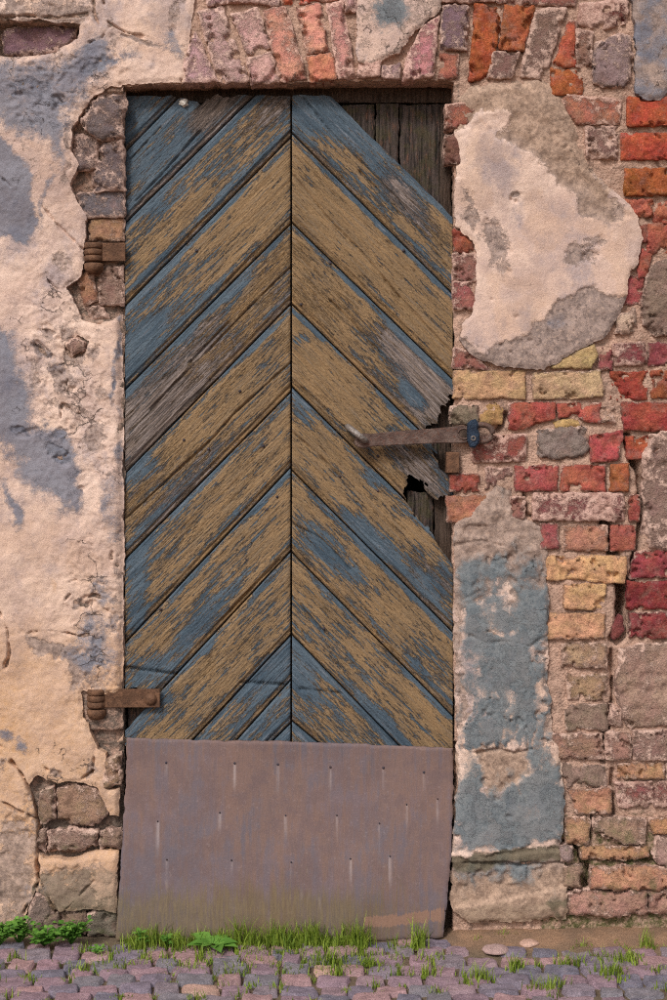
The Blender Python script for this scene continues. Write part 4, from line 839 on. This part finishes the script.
sheet = relief('foot_sheet', SH, lambda x, y, s: sheet_h(x, y) - .003 * (1 - sm(0, 1.2, s)) + .0012 * fbm(x * 2, y * .3, 6, 509, 3) * sm(900, 936, y), 2.0, 'sheet', None, amp=.7, nsc=10, seed=91, back=.008, masks=sheet_m, center=False)
dpart(sheet)
nm = None
for (x, y) in NAILS:
    h = float(sheet_h(np.array([x]), np.array([y]))[0])
    if nm is None:
        bm = bmesh.new(); add_lathe(bm, [(.0036, .004), (.0038, .0), (.0032, -.0014), (.0012, -.0020)], (0, 0, 0), 'Y', 10)
        o = bm_obj('nail', bm, 'nail', None, True); nm = o.data
    else: o = link('nail', nm, None)
    o.location = (WX(x), -h - .0005, WZ(y)); ks = 1.0 if y < 775 else .72; o.scale = (ks, 1, ks); o.parent = sheet

for (x, y) in ((263, 446), (208, 449), (183.5, 440), (239.6, 391), (266.7, 510), (277, 497), (340, 476.6), (378, 456), (301, 304), (324, 629), (378, 491), (246, 560), (330, 262), (404, 250), (196, 250), (160, 610)):
    o = link('nail', nm, None); o.location = (WX(x), .0125, WZ(y)); o.scale = (1.15, 1, 1.15); dpart(o)
bm = bmesh.new(); bmesh.ops.create_icosphere(bm, subdivisions=2, radius=1)
for v in bm.verts: v.co = Vector((v.co.x * .014, v.co.y * .012, v.co.z * .010)) * (1 + .5 * float(fbm(np.array([v.co.x * 2]), np.array([v.co.y * 2 + v.co.z * 3]), 1.1, 8, 3)[0]))
o = bm_obj('plaster_crumb', bm, 'brick'); o.location = (WX(183), .012, WZ(102)); o.color = (*lin(226, 218, 206), 0); tag(o, 'white plaster crumb lodged on the chipped top edge of the door', 'rubble')

# hinges
def hinge(y0, h, xk, xs, bolt, depth):
    """rolled knuckle at px xk, strap to px xs"""
    z1, z0 = WZ(y0), WZ(y0 + h); bm = bmesh.new()
    add_box(bm, WX(xk + 14), WX(xs), depth - .004, depth + .005, z0 + .002, z1 - .001, .0015, .0008)
    st = dpart(bm_obj('hinge', bm, 'rust'))
    n = 3; r = .029
    for i in range(n):
        a = z0 + (z1 - z0) * i / n; b = z0 + (z1 - z0) * (i + 1) / n
        bm = bmesh.new(); add_lathe(bm, [(r * .9, a + .0006), (r, a + .004), (r, b - .004), (r * .9, b - .0006)], (WX(xk + 10), depth + .006, 0), 'Z', 20)
        kn = bm_obj('knuckle', bm, 'rust', None, True); kn.parent = st
    bm = bmesh.new(); add_lathe(bm, [(.012, z0 - .036), (.022, z0 - .032), (.029, z0 - .020), (.030, z0 - .007), (.026, z0 - .004), (.008, z0 - .003), (.008, z0 + .004)], (WX(xk + 10), depth + .006, 0), 'Z', 20)
    kn = bm_obj('pintle', bm, 'rust', None, True); kn.parent = st
    if bolt:
        bm = bmesh.new(); add_lathe(bm, [(.019, .006), (.019, .0), (.016, -.006), (.009, -.011), (.002, -.0125)], (WX(bolt), depth - .004, (z0 + z1) / 2 - .002), 'Y', 16)
        kn = bm_obj('bolt', bm, 'rust', None, True); kn.parent = st
hinge(243, 19, 84, 126, None, -.008)
hinge(688.5, 19, 86.5, 160, 151, -.004)

# hasp: eye staple on the boards, long flat solid bar with a dark plate as its opening
hy = -.022
bm = bmesh.new()
outl = [(354, 441), (355.5, 436.5), (359, 433.6), (363.5, 433), (370, 433.8), (395, 431), (430, 428.6), (452, 426.6), (462, 425.5), (472, 427), (474, 434), (471, 441), (462, 443), (440, 443), (405, 444.5), (376, 446), (368, 447), (363, 448), (358, 447), (355, 444.5)]
vs = [bm.verts.new((WX(x), hy, WZ(y))) for x, y in outl]; f = bm.faces.new(vs)
r = bmesh.ops.extrude_face_region(bm, geom=[f]); bmesh.ops.translate(bm, verts=[v for v in r['geom'] if isinstance(v, bmesh.types.BMVert)], vec=(0, -.012, 0))
bmesh.ops.bevel(bm, geom=[e for e in bm.edges if abs(e.verts[0].co.y - e.verts[1].co.y) < 1e-5], offset=.0022, segments=2, affect='EDGES')
hasp = dpart(bm_obj('hasp', bm, 'hasp'))
# raised iron rim at each end, no opening cut through the bar
def sub(o):
    o.parent = hasp; return o
def ring_pts(cx, cy, rx, ry, y, n=18, a0=0, a1=360): return [(WX(cx + rx * math.cos(math.radians(a0 + (a1 - a0) * i / n))), y, WZ(cy - ry * math.sin(math.radians(a0 + (a1 - a0) * i / n)))) for i in range(n + 1)]
bm = bmesh.new(); add_tube(bm, [(WX(347.5), .014, WZ(426.5)), (WX(348.5), -.018, WZ(427)), (WX(351), -.040, WZ(429)), (WX(356), -.050, WZ(433)), (WX(361), -.050, WZ(437)), (WX(364.5), -.042, WZ(440)), (WX(365.5), -.02, WZ(440.5)), (WX(365), .014, WZ(440))], .0092, 12); sub(bm_obj('eye_staple', bm, 'bright', None, True))
bm = bmesh.new(); add_tube(bm, ring_pts(361.5, 440.5, 3.6, 3.2, hy - .0125, 18), .0026, 8, False); sub(bm_obj('ring_end', bm, 'hasp', None, True))
bm = bmesh.new(); add_tube(bm, ring_pts(463, 433.5, 6.2, 5.2, hy - .0125, 20), .003, 8, False); sub(bm_obj('slot_rim', bm, 'hasp', None, True))
bm = bmesh.new(); add_box(bm, WX(458.5), WX(467.5), hy - .0128, hy - .0105, WZ(437), WZ(430)); sub(bm_obj('slot_shade_plate', bm, 'post'))  # thin dark plate, the shade of an opening put into its colour

stp = empty('wall_staple', (WX(474), .0, WZ(434)))
tag(stp, 'rusty iron loop staple driven into the bricks beside the door', 'staple')
bm = bmesh.new(); P = [(WX(470), .03, WZ(425)), (WX(470), -.028, WZ(425))] + [(x, -.030 - .006 * math.sin(i / 16 * math.pi), z) for i, (x, _, z) in enumerate(ring_pts(481, 433, 10.2, 8.4, 0, 16, 120, -120))] + [(WX(470), -.028, WZ(441)), (WX(470), .03, WZ(441))]
add_tube(bm, P, .0085, 12); o = bm_obj('iron_loop', bm, 'hasp', None, True); o.parent = stp; o.matrix_parent_inverse = Matrix.Translation(-stp.location)
bm = bmesh.new(); add_box(bm, WX(446), WX(458.5), -.022, .03, WZ(473), WZ(452), .003, .0015); o = bm_obj('iron_lug', bm, 'rust'); o.parent = stp; o.matrix_parent_inverse = Matrix.Translation(-stp.location)

lk = tag(empty('lock_pin', (WX(471), -.04, WZ(446))), 'dark blue iron locking pin with bright eyelet through the hasp', 'lock')
lki = Matrix.Translation(-lk.location)
bm = bmesh.new(); ol = [(466, 423), (470, 420), (474, 419), (476.5, 423), (476, 429), (478, 434), (477, 443), (473, 447.5), (468.5, 447), (466, 441), (465.5, 433)]
f = bm.faces.new([bm.verts.new((WX(x), -.030, WZ(y))) for x, y in ol]); r = bmesh.ops.extrude_face_region(bm, geom=[f]); bmesh.ops.translate(bm, verts=[v for v in r['geom'] if isinstance(v, bmesh.types.BMVert)], vec=(0, -.026, 0))
bmesh.ops.bevel(bm, geom=[e for e in bm.edges if abs(e.verts[0].co.y - e.verts[1].co.y) < 1e-5], offset=.004, segments=3, affect='EDGES')
o = bm_obj('lock_body', bm, 'lockblue', None); o.parent = lk; o.matrix_parent_inverse = lki
bm = bmesh.new(); add_tube(bm, ring_pts(471.5, 438, 2.0, 2.0, -.0565, 14), .0022, 8, False); o = bm_obj('eyelet', bm, 'bright', None, True); o.parent = lk; o.matrix_parent_inverse = lki

frame = tag(empty('door_frame', (WX(443), .06, 0)), 'dark rotten timber frame post seen through the broken door edge', 'frame')
def Hf(x, y, s): return -.050 + .004 * fbm(x, y * .08, 6, 600, 3) - .006 * (1 - sm(0, 3, s))
for pl in ([(435.5, 100), (453, 100), (453, 936), (435.5, 936)],):
    o = relief('post', pl, Hf, 3, 'post', None, amp=.8, nsc=10, seed=8, back=.12, center=False); o.parent = frame; o.matrix_parent_inverse = Matrix.Translation(-frame.location)
o = relief('head_beam', [(121, 84), (456, 84), (456, 99), (121, 99)], lambda x, y, s: -.050 + .003 * fbm(x * .1, y, 5, 610, 3), 4, 'post', None, amp=.5, nsc=10, seed=9, back=.2, center=False); o.parent = frame; o.matrix_parent_inverse = Matrix.Translation(-frame.location)

# ------------------------------------------------------------ ground
gm = bpy.data.meshes.new('ground'); gm.from_pydata([(-60, -80, -.035), (60, -80, -.035), (60, 40, -.035), (-60, 40, -.035)], [], [(0, 1, 2, 3)])
tag(link('ground', gm, 'sand'), 'sandy ground', None, None, 'structure')
xs = np.arange(-1.5, 1.5, .012); ys = np.arange(-1.6, .13, .012); X, Y = np.meshgrid(xs, ys)
px = X / S + 333.5
G = -.011 + .003 * fbm(X, Y, .12, 700, 3) + .0016 * fbm(X, Y, .03, 703, 3)
G = G + .022 * sm(-.20, -.03, Y) * sm(430, 470, px) + .006 * sm(-.10, -.02, Y)
V = np.stack([X, Y, G], -1).reshape(-1, 3); nx = len(xs); ii, jj = np.mgrid[0:len(ys) - 1, 0:nx - 1]; a = (ii * nx + jj).ravel()
sb = link('sand_bed', np_mesh('sand_bed', V, np.stack([a, a + 1, a + nx + 1, a + nx], 1), {'soil': ('FLOAT', (1 - sm(-.16, -.08, Y) * sm(425, 460, px)).ravel())}), 'sand'); tag(sb, 'sandy soil between the cobbles and along the wall', None, None, 'structure')

pave = tag(empty('cobblestone_pavement', (0, 0, 0)), 'purple and grey cobblestone pavement with grassy joints', None, None, 'structure')
def cobble_mesh(i):
    n = 11; r = random.Random(i); V = []; t = np.linspace(-1, 1, n); A, B = np.meshgrid(t, t)
    rr_ = np.maximum(np.abs(A), np.abs(B)); pw = (np.abs(A) ** 6 + np.abs(B) ** 6) ** (1 / 6) + 1e-9
    X = A * rr_ / pw; Y = B * rr_ / pw
    X, Y = X + .13 * fbm(X, Y, 1.2, i * 7 + 1, 3), Y + .16 * fbm(X, Y, 1.2, i * 7 + 2, 3)
    e = 1 - rr_; Z = -.36 * (1 - sm(0, .24, e)) ** 2 + .16 * fbm(X, Y, .8, i * 7 + 3, 3) + .08 * A * r.uniform(-1, 1) + .08 * B * r.uniform(-1, 1)
    Z = np.where(rr_ > .99, -2.2, Z)
    V = np.stack([X * .52, Y * .54, Z], -1).reshape(-1, 3); ii, jj = np.mgrid[0:n - 1, 0:n - 1]; a = (ii * n + jj).ravel()
    return np_mesh('cobblestone', V, np.stack([a, a + 1, a + n + 1, a + n], 1))
CM = [cobble_mesh(i) for i in range(12)]
for m in CM: m.materials.append(MAT['cobble'])
COBC = [(128, 112, 122), (118, 104, 114), (104, 104, 118), (92, 100, 114), (146, 122, 120), (150, 124, 124), (112, 110, 116), (90, 98, 110), (138, 116, 124), (134, 114, 122), (104, 110, 116)]
cr = random.Random(31); count = 0; joints = []; rest = []
d = .055; row = 0
while d < 1.9:
    dep = cr.uniform(.058, .074); x = -1.35 + cr.uniform(-.1, 0)
    while x < 1.35:
        w = cr.uniform(.066, .115)
        wob = .018 * math.sin(x * 2.1 + row * .4) + .012 * math.sin(x * 5.3 + row)
        cx, cy = x + w / 2, -(d + dep / 2) + wob
        pxx = cx / S + 333.5
        skip = (row == 0 and (pxx > 560 or 445 < pxx < 500 and cr.random() < .8)) or (row < 2 and cr.random() < .08 and 190 < pxx < 660)
        if not skip:
            col = cr.choice(COBC) if pxx < 330 or cr.random() < .7 else cr.choice([(104, 104, 116), (112, 110, 120), (134, 118, 124)])
            if 190 < pxx < 330 and cr.random() < .10: col = (172, 146, 126)
            col = tuple(int(.8 * c + .2 * e_) for c, e_ in zip(col, (122, 110, 116)))
            arg = (cx, cy, w - cr.uniform(.001, .008), dep - cr.uniform(.0, .006), cr.uniform(-.06, .06) , cr.uniform(-.003, .004) + (.004 if row else 0), cr.randrange(12), col)
            if d < 1.05 and abs(cx) < (1.0 if d < .5 else .92) and count < 297:
                o = link('cobblestone', CM[arg[6]], None, pave); o.location = (arg[0], arg[1], arg[5]); o.scale = (arg[2], arg[3], .018); o.rotation_euler = (0, 0, arg[4] + (math.pi if cr.random() < .5 else 0)); o.color = (*lin(col[0] + 12, col[1] + 3, col[2] + 3, 1.1), 1); count += 1
            else: rest.append(arg)
        joints.append((x, cy, w, dep)); x += w
    d += dep; row += 1
# cobbles farther out, towards and past the camera's feet
VV, QQ = [], []; nv = 0
for a in rest:
    m = CM[a[6]]; v = np.empty(len(m.vertices) * 3, np.float32); m.vertices.foreach_get('co', v); v = v.reshape(-1, 3)
    qd = np.array([p.vertices[:] for p in m.polygons]); c, s_ = math.cos(a[4]), math.sin(a[4]); x_, y_ = v[:, 0] * a[2], v[:, 1] * a[3]
    VV.append(np.stack([a[0] + x_ * c - y_ * s_, a[1] + x_ * s_ + y_ * c, a[5] + v[:, 2] * .018], -1)); QQ.append(qd + nv); nv += len(v)
o = link('outer_cobbles', np_mesh('outer_cobbles', np.concatenate(VV), np.concatenate(QQ)), 'cobble', pave); o.color = (*lin(118, 110, 118, .9), 1); o['kind'] = 'stuff'

# loose stones on the sand by the wall
def pebble(pxx, d, rx, ry, h, col, lab, sd_):
    bm = bmesh.new(); bmesh.ops.create_icosphere(bm, subdivisions=3, radius=1)
    for v in bm.verts:
        n_ = 1 + .14 * float(fbm(np.array([v.co.x * 1.3 + sd_]), np.array([v.co.y * 1.3 + v.co.z]), 1.2, sd_, 3)[0]); v.co = Vector((v.co.x * rx * n_, v.co.y * ry * n_, max(v.co.z, -.4) * h * n_))
    o = bm_obj('loose_stone', bm, 'cobble', None, True); o.location = ((pxx - 333.5) * S, -d, .006); o.color = (*lin(*col), 1); tag(o, lab, 'stone')
pebble(524, .085, .030, .026, .011, (188, 152, 134), 'small pale pink stone lying on sand below the blue pilaster', 3)
pebble(491, .13, .042, .034, .011, (166, 138, 132), 'flat pinkish stone set at the edge of the cobbles near pilaster', 5)

# ------------------------------------------------------------ grass and weeds
def blades(spots, seed):
    """spots: (x, y, z, count, spread x, spread y, height)"""
    r = random.Random(seed); V, Q, T = [], [], []
    for (x, y, z, n, sx, sy, hh) in spots:
        for _ in range(n):
            bx, by = x + r.gauss(0, sx), min(y + r.gauss(0, sy), -.02); h = hh * r.uniform(.45, 1.15); az = r.uniform(0, 2 * math.pi); le = r.uniform(.08, .55) * h
            fa = az + math.pi / 2 + r.uniform(-.6, .6); w = r.uniform(.0012, .0024); tnt = r.random(); i0 = len(V)
            for t in (0, .4, .75, 1.0):
                ww = w * (1 - t) ** .7 + .0001; cx, cy, cz = bx + math.cos(az) * le * t * t, min(by + math.sin(az) * le * t * t, -.012), z + h * (t - .18 * t * t)
                V.append((cx - math.cos(fa) * ww, cy - math.sin(fa) * ww, cz)); V.append((cx + math.cos(fa) * ww, cy + math.sin(fa) * ww, cz)); T += [tnt, min(1, tnt + .2 * t)]
            for j in range(3): a = i0 + 2 * j; Q.append((a, a + 1, a + 3, a + 2))
    return np.array(V), np.array(Q), np.array(T)
def grass_obj(name, spots, seed, loc=None):
    V, Q, T = blades(spots, seed)
    if loc is not None: V = V - np.array(loc)
    o = link(name, np_mesh(name, V, Q, {'tint': ('FLOAT', T)}), 'grass')
    if loc is not None: o.location = loc
    return o
gr = random.Random(77); sp = []
for _ in range(800):    # short grass in the joints
    x, cy, w, dep = gr.choice(joints)
    if cy < -.75: continue
    pxx = x / S + 333.5
    dens = 1.0 if 110 < pxx < 300 else .75
    if gr.random() < dens: sp.append((x, cy + gr.choice([-dep / 2, 0, dep / 2]), -.004, gr.randrange(6, 30), .015, .007, gr.uniform(.016, .046)))
for _ in range(150):    # along the foot of the sheet
    pxx = gr.uniform(128, 372); sp.append(((pxx - 333.5) * S, -gr.uniform(.045, .10), -.002, gr.randrange(4, 16), .010, .010, gr.uniform(.02, .075)))
for _ in range(110):
    pxx = gr.uniform(110, 440); sp.append(((pxx - 333.5) * S, -gr.uniform(.08, .30), -.002, gr.randrange(4, 14), .016, .010, gr.uniform(.02, .045)))
tag(grass_obj('joint_grass', sp, 3), 'short green grass growing in the joints between cobbles', 'grass', None, 'stuff')
for i, (pxx, d, n, hh, sx) in enumerate(((145, .10, 40, .075, .020), (240, .075, 60, .10, .03), (276, .07, 46, .085, .022), (309, .07, 54, .09, .026), (355, .09, 80, .10, .030), (418, .10, 50, .095, .016), (182, .11, 40, .07, .022), (330, .22, 44, .06, .028), (466, .34, 50, .055, .03), (505, .26, 46, .055, .016), (554, .24, 40, .055, .026), (640, .10, 24, .075, .014), (612, .2, 40, .05, .03), (590, .30, 50, .05, .03), (420, .32, 34, .05, .022), (520, .40, 44, .05, .03))):
    loc = ((pxx - 333.5) * S, -d, 0)
    where = 'at the foot of the rusty sheet' if d < .12 and pxx < 430 else 'between cobbles in front of the brick wall' if pxx > 430 else 'among cobbles in front of the door'
    own = {355: 'thickest grass tuft, standing below the hasp at the sheet foot', 418: 'isolated tall grass tuft at the sheet\'s worn pink corner', 145: 'grass tuft at the sheet corner nearest the leafy weeds', 640: 'lone thin grass tuft on sand at the brick wall foot', 182: 'grass tuft beside the broad-leaved plant'}.get(pxx)
    o = grass_obj('grass_tuft', [(loc[0], loc[1], -.003, int(n * 1.3), sx * .75, .010, hh)], 100 + i, loc); tag(o, own or 'upright tuft of green grass ' + where, 'grass tuft', 'grass tufts ' + where)

def leaf_mesh(V, Q, T, base, d, up, L, W, tnt, droop=.25, fold=.2):
    d = d.normalized(); sdv = d.cross(up).normalized(); up = sdv.cross(d).normalized(); i0 = len(V); prof = (.12, .72, 1.0, .80, .42, .04)
    for j, p in enumerate(prof):
        t = j / (len(prof) - 1); c = base + d * L * t - Vector((0, 0, 1)) * droop * L * t * t
        for k in (-1, 0, 1): V.append(tuple(c + sdv * (k * W * p * .5) + up * (abs(k) * fold * W * p * .5))); T.append(tnt)
    for j in range(len(prof) - 1):
        for k in range(2): a = i0 + j * 3 + k; Q.append((a, a + 1, a + 4, a + 3))
def weed(pxx, d, n, spread, hh, L, seed, label):
    r = random.Random(seed); loc = Vector(((pxx - 333.5) * S, -d, 0)); e = tag(empty('weed_plant', loc), label, 'weed')
    bm = bmesh.new(); V, Q, T = [], [], []
    for s_ in range(max(3, n // 7)):
        az = r.uniform(0, 2 * math.pi); R = spread * r.uniform(.2, 1); h = hh * r.uniform(.5, 1); pts = []
        for t in (0, .35, .7, 1.0): pts.append(Vector((math.cos(az) * R * t, -abs(math.sin(az)) * R * t * .5 if d < .1 else math.sin(az) * R * t * .6, h * (t ** .7))))
        add_tube(bm, pts, [.0018, .0015, .0012, .0008], 5)
        for k in range(7):
            t = r.uniform(.25, 1.0); i = min(2, int(t * 3)); p = pts[i].lerp(pts[i + 1], min(1, t * 3 - i)); a2 = r.uniform(0, 2 * math.pi)
            dv = Vector((math.cos(a2), math.sin(a2) * .7 - .25, r.uniform(.05, .6))); ll = L * r.uniform(.6, 1.15)
            leaf_mesh(V, Q, T, p + dv * .004, dv, Vector((0, -.25, 1)), ll, ll * r.uniform(.6, .85), r.random())
    o = bm_obj('stem', bm, 'weed', e, True)
    o = link('foliage', np_mesh('foliage', np.array(V), np.array(Q), {'tint': ('FLOAT', np.array(T))}), 'weed', e); o['kind'] = 'stuff'
weed(6, .085, 150, .085, .075, .021, 1, 'low round-leaved weed beneath the large plaster block by the stones')
weed(24, .07, 150, .065, .095, .020, 2, 'taller bright green weed climbing against the cracked plaster corner')
weed(50, .085, 160, .09, .06, .020, 4, 'spreading leafy weed in front of the low foundation stones')
weed(76, .075, 140, .065, .08, .020, 5, 'bushy green weed against the olive foundation stone near the door')
weed(106, .16, 30, .03, .03, .016, 6, 'tiny pale green weed sprouting from cobbles left of door')
weed(148, .10, 22, .02, .055, .018, 7, 'small upright weed at the left foot of the rusty sheet')
weed(170, .10, 22, .022, .05, .018, 8, 'small weed with rounded leaves between grass by the sheet')
# broad-leaved rosette before the door
e = tag(empty('broadleaf_plant', ((217 - 333.5) * S, -.115, 0)), 'broad-leaved plant with large pale green leaves before the door', 'plant'); r = random.Random(12)
for i in range(15):
    az = i * 2.4 + r.uniform(-.3, .3); dv = Vector((math.cos(az), math.sin(az) * .8 - .15, r.uniform(.25, .75))); V, Q, T = [], [], []; L = r.uniform(.045, .08)
    leaf_mesh(V, Q, T, Vector((0, 0, .008)) + dv * .012, dv, Vector((0, -.2, 1)), L, L * r.uniform(.5, .65), r.uniform(.3, 1), .35, .25)
    link('leaf', np_mesh('leaf', np.array(V), np.array(Q), {'tint': ('FLOAT', np.array(T))}), 'weed', e)
